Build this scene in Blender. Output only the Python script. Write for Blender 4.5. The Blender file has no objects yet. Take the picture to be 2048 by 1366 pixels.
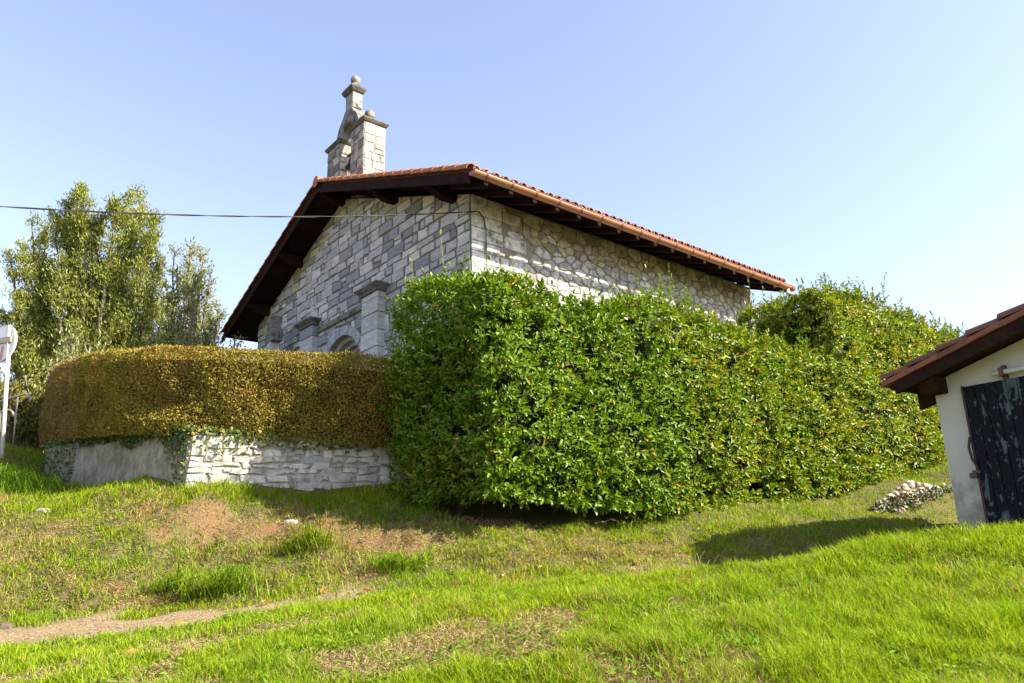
import bpy, math, random
import numpy as np
from mathutils import Matrix, Vector

# ------------------------------------------------------------------ camera, sky, sun, exposure
SC = bpy.context.scene
COL = SC.collection
F = 1496.0; PITCH = math.radians(15.61); ROLL = math.radians(-1.5725); PCX, PCY = 1024, 683
_f = np.array([0, math.cos(PITCH), math.sin(PITCH)]); _u = np.array([0, -math.sin(PITCH), math.cos(PITCH)]); _r = np.array([1., 0, 0])
CR = _r * math.cos(ROLL) + _u * math.sin(ROLL); CU = -_r * math.sin(ROLL) + _u * math.cos(ROLL); CF = _f
cam = bpy.data.cameras.new('camera'); camo = bpy.data.objects.new('camera', cam); COL.objects.link(camo)
cam.sensor_width = 36; cam.lens = F / 2048 * 36; cam.clip_start = 0.05; cam.clip_end = 2000
camo.matrix_world = Matrix(((CR[0], CU[0], -CF[0], 0), (CR[1], CU[1], -CF[1], 0), (CR[2], CU[2], -CF[2], 0), (0, 0, 0, 1)))
SC.camera = camo

SUN_EL = math.radians(36.5); SUN_AZ = math.atan2(0.945, -0.33)       # azimuth from +Y towards +X
S = np.array([math.sin(SUN_AZ) * math.cos(SUN_EL), math.cos(SUN_AZ) * math.cos(SUN_EL), math.sin(SUN_EL)])
world = bpy.data.worlds.new('World'); SC.world = world; world.use_nodes = True
wn = world.node_tree; wbg = wn.nodes['Background']
sky = wn.nodes.new('ShaderNodeTexSky'); sky.sky_type = 'NISHITA'; sky.sun_disc = False
sky.sun_elevation = SUN_EL; sky.sun_rotation = SUN_AZ
sky.air_density = 1.0; sky.dust_density = 1.3; sky.ozone_density = 2.2; sky.altitude = 100
hsv = wn.nodes.new('ShaderNodeHueSaturation'); hsv.inputs['Saturation'].default_value = .72
tint = wn.nodes.new('ShaderNodeMix'); tint.data_type = 'RGBA'; tint.blend_type = 'MULTIPLY'; tint.inputs[0].default_value = 1
tint.inputs[7].default_value = (0.955, 0.955, 1.08, 1)
wn.links.new(sky.outputs[0], hsv.inputs['Color']); wn.links.new(hsv.outputs[0], tint.inputs[6]); wn.links.new(tint.outputs[2], wbg.inputs['Color'])
wbg.inputs['Strength'].default_value = 0.11
sl = bpy.data.lights.new('sun', 'SUN'); sl.energy = 5.0; sl.angle = math.radians(0.5); sl.color = (1.0, 0.93, 0.80)
so = bpy.data.objects.new('sun', sl); COL.objects.link(so)
so.rotation_euler = Vector((-S[0], -S[1], -S[2])).to_track_quat('-Z', 'Y').to_euler()
vs = SC.view_settings; vs.view_transform = 'Standard'; vs.look = 'None'; vs.gamma = 1; vs.exposure = 1.72
SC.cycles.max_bounces = 6; SC.cycles.transparent_max_bounces = 6; SC.cycles.use_denoising = True

# ------------------------------------------------------------------ helpers
rng = np.random.default_rng(7); random.seed(7)
def ray(px, py): return CF + CR * (px - PCX) / F - CU * (py - PCY) / F
def at(px, py, Y):                       # point seen at a pixel of the photo, Y metres in front
    d = ray(px, py); return d * Y / d[1]
def on_plane(px, py, p0, n):
    d = ray(px, py); return d * (np.dot(p0, n) / np.dot(d, n))
def nrm(v): v = np.asarray(v, float); return v / np.maximum(np.linalg.norm(v, axis=-1, keepdims=True), 1e-9)

class MB:
    def __init__(s): s.V = []; s.F = []; s.C = []
    def add(s, verts, faces, col=(1, 1, 1)):
        b = len(s.V)
        for v in verts: s.V.append((float(v[0]), float(v[1]), float(v[2]))); s.C.append((col[0], col[1], col[2], 1))
        for f in faces: s.F.append([b + i for i in f])
    def hexa(s, P, col=(1, 1, 1)):       # 8 points: 0-3 bottom ring, 4-7 top ring
        s.add(P, [(3, 2, 1, 0), (4, 5, 6, 7), (0, 1, 5, 4), (1, 2, 6, 5), (2, 3, 7, 6), (3, 0, 4, 7)], col)
    def box(s, o, ax, ay, az, lo, hi, col=(1, 1, 1), taper=0):   # box in a frame
        P = []
        for z, t in ((lo[2], 0), (hi[2], taper)):
            for x, y in ((lo[0] + t, lo[1] + t), (hi[0] - t, lo[1] + t), (hi[0] - t, hi[1] - t), (lo[0] + t, hi[1] - t)):
                P.append(np.asarray(o) + ax * x + ay * y + az * z)
        s.hexa(P, col)
    def tube(s, pts, r, n=8, col=(1, 1, 1), cap=True, radii=None):
        pts = [np.asarray(p, float) for p in pts]; m = len(pts); rings = []
        for i, p in enumerate(pts):
            t = nrm(pts[min(i + 1, m - 1)] - pts[max(i - 1, 0)])
            h = np.array([0, 0, 1.]) if abs(t[2]) < .9 else np.array([1., 0, 0])
            a = nrm(np.cross(t, h)); b = np.cross(t, a); rr = radii[i] if radii is not None else r
            rings.append([p + (a * math.cos(2 * math.pi * k / n) + b * math.sin(2 * math.pi * k / n)) * rr for k in range(n)])
        V = [v for rg in rings for v in rg]; Fs = []
        for i in range(m - 1):
            for k in range(n): Fs.append((i * n + k, i * n + (k + 1) % n, (i + 1) * n + (k + 1) % n, (i + 1) * n + k))
        if cap: Fs += [tuple(range(n))[::-1], tuple((m - 1) * n + k for k in range(n))]
        s.add(V, Fs, col)
    def lathe(s, o, prof, n=16, col=(1, 1, 1)):
        V = [np.asarray(o) + np.array([r * math.cos(2 * math.pi * k / n), r * math.sin(2 * math.pi * k / n), z]) for r, z in prof for k in range(n)]
        m = len(prof); Fs = [(i * n + k, i * n + (k + 1) % n, (i + 1) * n + (k + 1) % n, (i + 1) * n + k) for i in range(m - 1) for k in range(n)]
        Fs += [tuple(range(n))[::-1], tuple((m - 1) * n + k for k in range(n))]
        s.add(V, Fs, col)
    def ball(s, o, r, col=(1, 1, 1), n=12):
        s.lathe(o, [(max(r * math.sin(math.pi * i / n), 1e-3), -r * math.cos(math.pi * i / n)) for i in range(n + 1)], 16, col)

def origin_of(p):
    o = Vector((0, 0, 0))
    while p is not None: o = o + p.location; p = p.parent
    return o
def finish(name, me, mat, parent, smooth, label, cat, group, kind):
    if mat: me.materials.append(mat)
    if smooth: me.polygons.foreach_set('use_smooth', np.ones(len(me.polygons), bool))
    o = bpy.data.objects.new(name, me); COL.objects.link(o)
    if parent is not None: o.parent = parent
    for k, v in (('label', label), ('category', cat), ('group', group), ('kind', kind)):
        if v: o[k] = v
    return o
def obj(name, mb, mat, parent=None, smooth=False, base=None, label=None, cat=None, group=None, kind=None, bevel=0):
    me = bpy.data.meshes.new(name)
    off = np.array(origin_of(parent)); b = np.zeros(3) if base is None else np.asarray(base, float) - off
    V = np.array(mb.V) - off - b
    me.from_pydata(V.tolist(), [], mb.F); me.update()
    ca = me.color_attributes.new('Col', 'FLOAT_COLOR', 'POINT'); ca.data.foreach_set('color', np.array(mb.C, np.float32).ravel())
    o = finish(name, me, mat, parent, smooth, label, cat, group, kind); o.location = b.tolist()
    if bevel:
        m = o.modifiers.new('bevel', 'BEVEL'); m.width = bevel; m.segments = 2; m.limit_method = 'ANGLE'; m.harden_normals = False
    return o
def bulk(name, V, Q, C, mat, parent=None, smooth=True, label=None, cat=None, group=None, kind=None, base=None):
    me = bpy.data.meshes.new(name); off = np.array(origin_of(parent)); b = np.zeros(3) if base is None else np.asarray(base, float) - off
    V = np.ascontiguousarray(V - off - b, np.float32); Q = np.ascontiguousarray(Q, np.int32)
    k = Q.shape[1]; me.vertices.add(len(V)); me.vertices.foreach_set('co', V.ravel())
    me.loops.add(Q.size); me.loops.foreach_set('vertex_index', Q.ravel())
    me.polygons.add(len(Q)); me.polygons.foreach_set('loop_start', np.arange(0, Q.size, k, dtype=np.int32))
    me.polygons.foreach_set('loop_total', np.full(len(Q), k, np.int32)); me.update(calc_edges=True)
    ca = me.color_attributes.new('Col', 'FLOAT_COLOR', 'POINT')
    C4 = np.ones((len(V), 4), np.float32); C4[:, :3] = C; ca.data.foreach_set('color', C4.ravel())
    o = finish(name, me, mat, parent, smooth, label, cat, group, kind); o.location = b.tolist(); return o
def thing(name, label, cat, loc, group=None):
    o = bpy.data.objects.new(name, None); COL.objects.link(o); o.location = [float(v) for v in loc]; o.empty_display_size = .2
    o['label'] = label; o['category'] = cat
    if group: o['group'] = group
    return o

# 2-D value noise
_tab = rng.random((256, 256))
def vnoise(x, y):
    x = np.asarray(x, float); y = np.asarray(y, float); xi = np.floor(x).astype(int); yi = np.floor(y).astype(int)
    fx = x - xi; fy = y - yi; fx = fx * fx * (3 - 2 * fx); fy = fy * fy * (3 - 2 * fy)
    g = lambda i, j: _tab[i % 256, j % 256]
    return (g(xi, yi) * (1 - fx) + g(xi + 1, yi) * fx) * (1 - fy) + (g(xi, yi + 1) * (1 - fx) + g(xi + 1, yi + 1) * fx) * fy
def fbm(x, y, o=4):
    t = 0; a = .5; n = 0
    for i in range(o): t = t + a * vnoise(x * 2 ** i + 17.3 * i, y * 2 ** i + 5.1 * i); n += a; a *= .5
    return t / n
def sstep(a, b, x): t = np.clip((x - a) / (b - a), 0, 1); return t * t * (3 - 2 * t)

# ------------------------------------------------------------------ materials
def mat_base(name):
    m = bpy.data.materials.new(name); m.use_nodes = True; nt = m.node_tree; return m, nt, nt.nodes['Principled BSDF']
def N(nt, t, **kw):
    n = nt.nodes.new(t)
    for k, v in kw.items(): setattr(n, k, v)
    return n
def mixc(nt, fac, a, b, mode='MIX'):
    n = N(nt, 'ShaderNodeMix', data_type='RGBA', blend_type=mode)
    for i, v in ((0, fac), (6, a), (7, b)):
        if hasattr(v, 'is_output'): nt.links.new(v, n.inputs[i])
        elif i == 0: n.inputs[0].default_value = v
        else: n.inputs[i].default_value = (*v[:3], 1)
    return n.outputs[2]
def ramp(nt, src, p0, p1, c0=(0, 0, 0), c1=(1, 1, 1)):
    r = N(nt, 'ShaderNodeValToRGB'); e = r.color_ramp.elements; e[0].position = p0; e[1].position = p1
    e[0].color = (*c0, 1); e[1].color = (*c1, 1); nt.links.new(src, r.inputs[0]); return r.outputs[0]
def noise(nt, scale, detail=5, rough=.6, stretch=None, rot=None, dist=0):
    tc = N(nt, 'ShaderNodeTexCoord'); n = N(nt, 'ShaderNodeTexNoise'); n.inputs['Scale'].default_value = scale
    n.inputs['Detail'].default_value = detail; n.inputs['Roughness'].default_value = rough; n.inputs['Distortion'].default_value = dist
    if stretch:
        mp = N(nt, 'ShaderNodeMapping'); mp.inputs['Scale'].default_value = stretch
        if rot: mp.inputs['Rotation'].default_value = rot
        nt.links.new(tc.outputs['Object'], mp.inputs[0]); nt.links.new(mp.outputs[0], n.inputs['Vector'])
    else: nt.links.new(tc.outputs['Object'], n.inputs['Vector'])
    return n.outputs['Fac']
def bump(nt, bs, src, strength, dist=.02):
    b = N(nt, 'ShaderNodeBump'); b.inputs['Strength'].default_value = strength; b.inputs['Distance'].default_value = dist
    nt.links.new(src, b.inputs['Height']); nt.links.new(b.outputs[0], bs.inputs['Normal'])
def vcol(nt):
    a = N(nt, 'ShaderNodeVertexColor'); a.layer_name = 'Col'; return a.outputs['Color']

def foliage_mat(name, rough=.4, transl=.3, spec=.5, tr_tint=(1.25, 1.2, .35), fold=0):
    m, nt, bs = mat_base(name); c = vcol(nt)
    nt.links.new(c, bs.inputs['Base Color']); bs.inputs['Roughness'].default_value = rough; bs.inputs['Specular IOR Level'].default_value = spec
    t = N(nt, 'ShaderNodeBsdfTranslucent'); nt.links.new(mixc(nt, 1, c, tr_tint, 'MULTIPLY'), t.inputs['Color'])
    mx = N(nt, 'ShaderNodeMixShader'); mx.inputs[0].default_value = transl
    nt.links.new(bs.outputs[0], mx.inputs[1]); nt.links.new(t.outputs[0], mx.inputs[2])
    nt.links.new(mx.outputs[0], nt.nodes['Material Output'].inputs[0]); return m
M = {}
M['laurel'] = foliage_mat('laurel_leaf', .45, .28, .32)
M['box'] = foliage_mat('box_leaf', .7, .2, .12)
M['tree'] = foliage_mat('willow_leaf', .6, .3, .2, (1.2, 1.15, .5))
M['grass'] = foliage_mat('grass_blade', .7, .38, .08, (1.2, 1.15, .3))
M['ivy'] = foliage_mat('ivy_leaf', .45, .15, .4)
M['dryleaf'] = foliage_mat('dry_leaf', .6, .2, .3)

def attr_mat(name, rough=.85, nscale=6, namt=.35, bumpn=18, bstr=.35, bdist=.02, stretch=None, spec=.3, blot=None, blot_scale=1.5, blot_lo=.55, blot_hi=.7, metallic=0, rot=None):
    m, nt, bs = mat_base(name); c = vcol(nt)
    n = noise(nt, nscale, 6, .65, stretch, rot)
    v = ramp(nt, n, .25, .75, (1 - namt,) * 3, (1 + namt * .6,) * 3)
    c = mixc(nt, 1, c, v, 'MULTIPLY')
    if blot:
        f = ramp(nt, noise(nt, blot_scale, 6, .7), blot_lo, blot_hi); c = mixc(nt, f, c, blot)
    nt.links.new(c, bs.inputs['Base Color']); bs.inputs['Roughness'].default_value = rough
    bs.inputs['Specular IOR Level'].default_value = spec; bs.inputs['Metallic'].default_value = metallic
    if bstr: bump(nt, bs, noise(nt, bumpn, 6, .65), bstr, bdist)
    return m
M['stone'] = attr_mat('weathered_marble', .8, 5, .42, 22, .3, .02, (.8, .8, 3.2), rot=(.3, .25, 0), blot=(.10, .10, .09), blot_scale=2.2, blot_lo=.62, blot_hi=.82)
M['rubble'] = attr_mat('rubble_stone', .85, 7, .45, 16, .6, .04, blot=(.13, .12, .085), blot_scale=4.2, blot_lo=.50, blot_hi=.68)
M['mossy'] = attr_mat('lichened_stone', .9, 9, .45, 24, .7, .03, blot=(.055, .055, .04), blot_scale=5, blot_lo=.47, blot_hi=.62)
M['mortar'] = attr_mat('mortar', .95, 8, .4, 40, .5, .02)
M['render'] = attr_mat('rough_concrete', .95, 9, .5, 34, 1.0, .05, (1.5, 1.5, .8), blot=(.15, .14, .075), blot_scale=2.6, blot_lo=.45, blot_hi=.70, rot=(0, .6, 0))
M['white'] = attr_mat('limewash', .85, 2.5, .1, 35, .12, .01, spec=.2, blot=(.30, .29, .24), blot_scale=14, blot_lo=.70, blot_hi=.74)
M['tile'] = attr_mat('clay_tile', .75, 9, .4, 30, .3, .01, blot=(.10, .07, .045), blot_scale=7, blot_lo=.55, blot_hi=.72)
M['wood'] = attr_mat('dark_timber', .9, 5, .45, 30, .3, .01, (1, 1, 1), spec=.08)
M['gutter'] = attr_mat('painted_gutter', .42, 3, .2, 20, .05, .005, spec=.5, blot=(.26, .20, .14), blot_scale=1.1, blot_lo=.6, blot_hi=.72)
M['metal'] = attr_mat('dull_metal', .4, 12, .25, 30, .1, .005, spec=.5, metallic=.6)
M['paint'] = attr_mat('painted_surface', .5, 8, .12, 30, .05, .005, spec=.4)
M['bark'] = attr_mat('bark', .9, 14, .45, 25, .8, .02, (1, 1, .25))
M['core'] = attr_mat('dark_core_fill', .95, 18, .7, 30, 1, .05)  # dark filler for the solid cores added inside the hedges
_nt = M['white'].node_tree; _bs = _nt.nodes['Principled BSDF']; _src = _bs.inputs['Base Color'].links[0].from_socket
_tc = N(_nt, 'ShaderNodeTexCoord'); _sx = N(_nt, 'ShaderNodeSeparateXYZ'); _nt.links.new(_tc.outputs['Object'], _sx.inputs[0])
_ad = N(_nt, 'ShaderNodeMath', operation='MULTIPLY_ADD'); _nt.links.new(noise(_nt, 7, 6, .7), _ad.inputs[0]); _ad.inputs[1].default_value = -1.5; _nt.links.new(_sx.outputs[2], _ad.inputs[2])
_nt.links.new(mixc(_nt, ramp(_nt, _ad.outputs[0], -.15, .42, (.75,) * 3, (0, 0, 0)), _src, (.22, .20, .14)), _bs.inputs['Base Color'])
def door_mat():
    m, nt, bs = mat_base('flaking_door_paint')
    a = ramp(nt, noise(nt, 6.5, 5, .62, (1, 1, .38), dist=.4), .575, .595)
    b = ramp(nt, noise(nt, 20, 3, .6, (1, 1, .6)), .60, .66)
    f = N(nt, 'ShaderNodeMath', operation='MAXIMUM'); nt.links.new(a, f.inputs[0]); nt.links.new(b, f.inputs[1])
    c = mixc(nt, f.outputs[0], (.006, .007, .011), ramp(nt, noise(nt, 9, 5, .7, (1, 1, .3)), .3, .75, (.04, .055, .062), (.10, .12, .125)))
    nt.links.new(c, bs.inputs['Base Color']); bs.inputs['Roughness'].default_value = .6; bs.inputs['Specular IOR Level'].default_value = .12
    bump(nt, bs, f.outputs[0], .3, .004); return m
M['door'] = door_mat()
def ground_mat():
    m, nt, bs = mat_base('earth_and_thatch'); c = vcol(nt)
    v = ramp(nt, noise(nt, 26, 8, .75), .25, .75, (.5, .5, .5), (1.4, 1.38, 1.35)); c = mixc(nt, 1, c, v, 'MULTIPLY')
    f = ramp(nt, noise(nt, 90, 4, .7), .58, .68); c = mixc(nt, f, c, (.34, .27, .17))
    nt.links.new(c, bs.inputs['Base Color']); bs.inputs['Roughness'].default_value = 1; bs.inputs['Specular IOR Level'].default_value = .1
    bump(nt, bs, noise(nt, 45, 8, .75), .9, .03); return m
M['ground'] = ground_mat()

# ------------------------------------------------------------------ the ground: one sheet
ctrl = [(0, 1366, 4.5), (512, 1366, 4.1), (1024, 1366, 3.9), (1536, 1366, 3.8), (2048, 1366, 3.8),
        (0, 1290, 6.0), (430, 1238, 6.55), (800, 1188, 7.0), (1100, 1164, 7.25), (1400, 1134, 7.4), (1600, 1111, 7.5), (1800, 1086, 7.55), (1915, 1068, 7.5), (2048, 1058, 7.3),
        (300, 1310, 5.2), (1024, 1260, 5.1), (1700, 1190, 5.8), (2048, 1190, 5.4),
        (0, 1264, 6.9), (0, 1240, 7.6), (200, 1220, 7.9), (430, 1202, 8.0), (700, 1180, 8.15), (1000, 1158, 8.4), (1200, 1142, 8.7), (1330, 1126, 9.0),
        (0, 1150, 8.4), (300, 1120, 8.9), (0, 1060, 9.5), (400, 1078, 9.45), (400, 1026, 9.58), (370, 992, 10.4), (150, 988, 11.6), (80, 955, 13.2), (0, 935, 12.4), (3, 905, 13.2),
        (620, 1046, 9.6), (620, 1000, 10.8), (800, 1105, 9.0), (760, 1015, 10.4), (850, 1000, 11.0), (700, 1120, 8.9),
        (1050, 1082, 9.2), (1100, 1066, 9.9), (1300, 1074, 10.3), (1700, 1020, 12.3)]
CP = np.array([at(c[0], c[1] + (14 if 5 <= i < 14 else 0), c[2]) for i, c in enumerate(ctrl)])   # the lawn edge is seen through its own grass
extra = [(0, 0, -1.62), (-6, 0, -1.6), (6, 0, -1.6), (0, 2, -1.18), (-10, 4, -1.0), (10, 4, -.9), (-14, 8, -.2), (13, 10, .9),
         (-2.5, 11.9, 1.45), (-4.7, 11.4, 1.5), (-8, 14.5, 1.75), (-14, 17, 2.0), (-4, 18, 1.5), (2, 13, 1.3), (5, 17, 1.6), (13, 18, 1.6), (0, 10.6, .38), (2.0, 8.3, -.42), (3.2, 8.5, -.46), (4.5, 8.6, -.48), (5.6, 8.7, -.48), (8, 8.7, -.45), (3.0, 9.3, -.34), (4.5, 9.6, -.30), (6, 10.2, -.25), (3.0, 9.8, -.12), (3.0, 10.4, .15), (4.2, 10.4, 0), (4.2, 11.1, .28), (5.6, 11.1, .10), (5.8, 12.1, .36), (6.0, 12.9, .62), (6.9, 13.4, .98), (7.9, 13.9, 1.12), (6.4, 12.2, .22), (7.6, 12.7, .28), (8.2, 12.2, .30), (6.9, 12.4, .25), (8.5, 13.6, 1.05), (7.3, 14.0, 1.0), (10, 13, 1.1)]
CP = np.vstack([CP, np.array(extra, float)])
def _k(r2): return np.where(r2 > 1e-12, .5 * r2 * np.log(np.maximum(r2, 1e-12)), 0)
def tps_fit(P, lam=.004):
    n = len(P); A = np.zeros((n + 3, n + 3)); d = ((P[:, None, :2] - P[None, :, :2]) ** 2).sum(-1)
    A[:n, :n] = _k(d) + lam * np.eye(n); A[:n, n] = 1; A[:n, n + 1:] = P[:, :2]; A[n, :n] = 1; A[n + 1:, :n] = P[:, :2].T
    return np.linalg.solve(A, np.concatenate([P[:, 2], np.zeros(3)]))
W_ = tps_fit(CP)
XR = (-13.5, 12.8); YR = (-1.0, 18.0)
def tps(x, y):
    out = np.zeros_like(x)
    for i in range(0, len(x), 20000):
        a = x[i:i + 20000]; b = y[i:i + 20000]; d = (a[:, None] - CP[None, :, 0]) ** 2 + (b[:, None] - CP[None, :, 1]) ** 2
        out[i:i + 20000] = _k(d) @ W_[:-3] + W_[-3] + a * W_[-2] + b * W_[-1]
    return out
gx = np.arange(XR[0], XR[1] + .01, .07); gy = np.arange(YR[0], YR[1] + .01, .07)
GX, GY = np.meshgrid(gx, gy); GZ = tps(GX.ravel(), GY.ravel()).reshape(GX.shape)
CREST = np.array([(-8, 5.2), (-3.9, 6.0), (-2.7, 6.6), (-1.09, 7.3), (.4, 7.25), (1.9, 7.4), (2.9, 7.5), (4.4, 7.55), (9, 7.4)])
BASE = np.array([(-9, 7.2), (-5, 7.45), (-3, 7.85), (-1.74, 8.1), (0, 8.4), (1, 8.7), (1.85, 8.9), (3.6, 9.3), (9, 10.2)])
crest_y = lambda x: np.interp(x, CREST[:, 0], CREST[:, 1])
base_y = lambda x: np.interp(x, BASE[:, 0], BASE[:, 1])
def on_bank(x, y): return sstep(0, .35, y - base_y(x)) * (1 - sstep(10.1, 10.7, y + .25 * np.maximum(-x - 4.5, 0) * -1)) * sstep(9, 5, x)
GZ = GZ + (fbm(GX * 1.7, GY * 1.7, 4) - .5) * .10 + (fbm(GX * 5, GY * 5, 3) - .5) * (.03 + .17 * on_bank(GX, GY)) + (fbm(GX * 2.3 + 40, GY * 3.5 + 7, 3) - .5) * .16 * on_bank(GX, GY)
def gz(x, y):
    x = np.clip(np.asarray(x, float), XR[0], XR[1] - .08); y = np.clip(np.asarray(y, float), YR[0], YR[1] - .08)
    fx = (x - XR[0]) / .07; fy = (y - YR[0]) / .07; i = np.minimum(fx.astype(int), len(gx) - 2); j = np.minimum(fy.astype(int), len(gy) - 2); u = fx - i; v = fy - j
    return (GZ[j, i] * (1 - u) + GZ[j, i + 1] * u) * (1 - v) + (GZ[j + 1, i] * (1 - u) + GZ[j + 1, i + 1] * u) * v

def path_mask(x, y):                      # trodden earth between lawn edge and bank
    w = fbm(x * 2.2, y * 2.2) - .5
    m = sstep(.10, .35, y - crest_y(x) + w * .7) * sstep(.16, -.16, y - base_y(x) + w * .9)
    return m * (sstep(-.7, -2.0, x) + .55 * sstep(.9, 1.5, x) * sstep(3.2, 2.2, x)).clip(0, 1)
def bare_mask(x, y):                      # scuffed lawn and the torn bank face
    n = fbm(x * 1.3 + 3, y * 1.3 + 9, 5)
    lawn = sstep(.49, .58, n) * sstep(1.9, .4, x) * sstep(6.9, 5.8, y - .25 * x)
    n2 = fbm(x * 1.1 + 31, y * 1.6 + 4, 5)
    scar = np.exp(-(((x + 3.55) / .95) ** 2 + ((y - 9.62) / .17) ** 2)) + np.exp(-(((x + 2.1) / .75) ** 2 + ((y - 9.35) / .22) ** 2)) * .85 + np.exp(-(((x + 1.25) / .5) ** 2 + ((y - 9.0) / .22) ** 2)) * .7
    bank = on_bank(x, y) * np.clip(sstep(.56, .66, n2) * .55 + scar * 1.2 * (.5 + n), 0, 1) * sstep(2.5, .5, x)
    return np.clip(np.maximum(lawn, bank), 0, 1)
def dry_amount(x, y):
    n = fbm(x * 1.9 + 11, y * 1.9 + 2, 4)
    return np.clip(on_bank(x, y) * sstep(.30, .62, n) * (1 - sstep(9.7, 10.3, y) * .75) * .85 + sstep(.45, .7, n) * .3, 0, 1)

def line(lo, hi, fine):                    # sheet coordinates: fine inside, coarse out to the horizon
    out = [lo - d for d in (600, 300, 140, 60, 25, 10, 4, 1.2)] + list(fine) + [hi + d for d in (1.2, 4, 10, 25, 60, 140, 300, 600)]
    return np.array(out)
sx = line(gx[0], gx[-1], gx); sy = line(gy[0], gy[-1], gy)
SX, SY = np.meshgrid(sx, sy); SZ = gz(SX.ravel(), SY.ravel())
nx, ny = len(sx), len(sy); ii = np.arange(nx - 1)[None, :] + np.arange(ny - 1)[:, None] * nx; ii = ii.ravel()
pm = path_mask(SX.ravel(), SY.ravel())[:, None]; bmk = bare_mask(SX.ravel(), SY.ravel())[:, None]; scarn = fbm(SX.ravel() * 3, SY.ravel() * 3)[:, None]
obk = on_bank(SX.ravel(), SY.ravel())[:, None]
gc = np.array([[.12, .105, .04]]) * (1 - bmk) + bmk * ((np.array([[.28, .20, .115]]) * (1 - obk) + obk * np.array([[.20, .120, .055]])))
rust = np.clip(obk * bmk * sstep(.5, .62, scarn), 0, 1); gc = gc * (1 - rust) + rust * np.array([[.17, .075, .025]])
gc = gc * (1 - pm) + pm * np.array([[.29, .205, .11]])
bulk('ground', np.stack([SX.ravel(), SY.ravel(), SZ], 1), np.stack([ii, ii + 1, ii + nx + 1, ii + nx], 1), gc, M['ground'], kind='structure')

# ------------------------------------------------------------------ stone laying
def clip_poly(P, n, d):                    # keep points with n.p <= d
    out = []
    for i in range(len(P)):
        a = P[i]; b = P[(i + 1) % len(P)]; da = n[0] * a[0] + n[1] * a[1] - d; db = n[0] * b[0] + n[1] * b[1] - d
        if da <= 0: out.append(a)
        if (da < 0 < db) or (db < 0 < da): t = da / (da - db); out.append((a[0] + (b[0] - a[0]) * t, a[1] + (b[1] - a[1]) * t))
    return out
def lay(mb, P, fn, col, gap=.012, bev=.012, h=.02):
    if len(P) < 3: return
    P = np.array(P); c = P.mean(0); rad = np.linalg.norm(P - c, axis=1); r = rad.mean()
    if r < .035: return
    k = len(P); s0 = max(0.3, 1 - gap / (r * .7)); s1 = max(.2, 1 - (gap + bev) / (r * .7)); hh = h * random.uniform(.6, 1.3)
    tl = [random.uniform(-.25, .25) * h for _ in range(k)]
    V = [fn(*(c + (p - c) * s0), -.02) for p in P] + [fn(*(c + (p - c) * s0), hh * .55) for p in P] + [fn(*(c + (p - c) * s1), hh + t) for p, t in zip(P, tl)]
    Fs = [(i, (i + 1) % k, k + (i + 1) % k, k + i) for i in range(k)] + [(k + i, k + (i + 1) % k, 2 * k + (i + 1) % k, 2 * k + i) for i in range(k)] + [tuple(range(2 * k, 3 * k))]
    mb.add(V, Fs, col)
def coursed(mb, u0, u1, v0, v1, fn, colf, hr=(.2, .3), wr=(.22, .6), clips=(), skip=None, gap=.012, h=.02, jit=.012):
    v = v0
    while v < v1 - .03:
        hh = random.uniform(*hr)
        if v1 - (v + hh) < hr[0] * .6: hh = v1 - v
        u = u0 - random.uniform(0, wr[1]) * 0
        while u < u1 - .02:
            w = random.uniform(*wr)
            if u1 - (u + w) < wr[0] * .6: w = u1 - u
            subs = [(v, v + hh)] if random.random() > .22 or hh < .22 or w > .5 else [(v, v + hh * .5), (v + hh * .5, v + hh)]
            for a, b in subs:
                j = lambda: random.uniform(-jit, jit)
                sk = random.uniform(-2, 2) * jit
                P = [(u + j(), a + j()), (u + w + j(), a + j()), (u + w + sk + j(), b + j()), (u + sk + j(), b + j())]
                P = [q for k in range(4) for q in (P[k], ((P[k][0] * 1.1 + P[(k + 1) % 4][0] * .9) / 2 + j() * .9, (P[k][1] * 1.1 + P[(k + 1) % 4][1] * .9) / 2 + j() * .9))]
                P = [(min(max(p[0], u0), u1), min(max(p[1], v0), v1)) for p in P]
                for n, d in clips: P = clip_poly(P, n, d) if len(P) > 2 else P
                if len(P) < 3: continue
                cx = sum(p[0] for p in P) / len(P); cz = sum(p[1] for p in P) / len(P)
                if skip and skip(cx, cz): continue
                lay(mb, P, fn, colf(cx, cz), gap, .012, h)
            u += w
        v += hh
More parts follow.
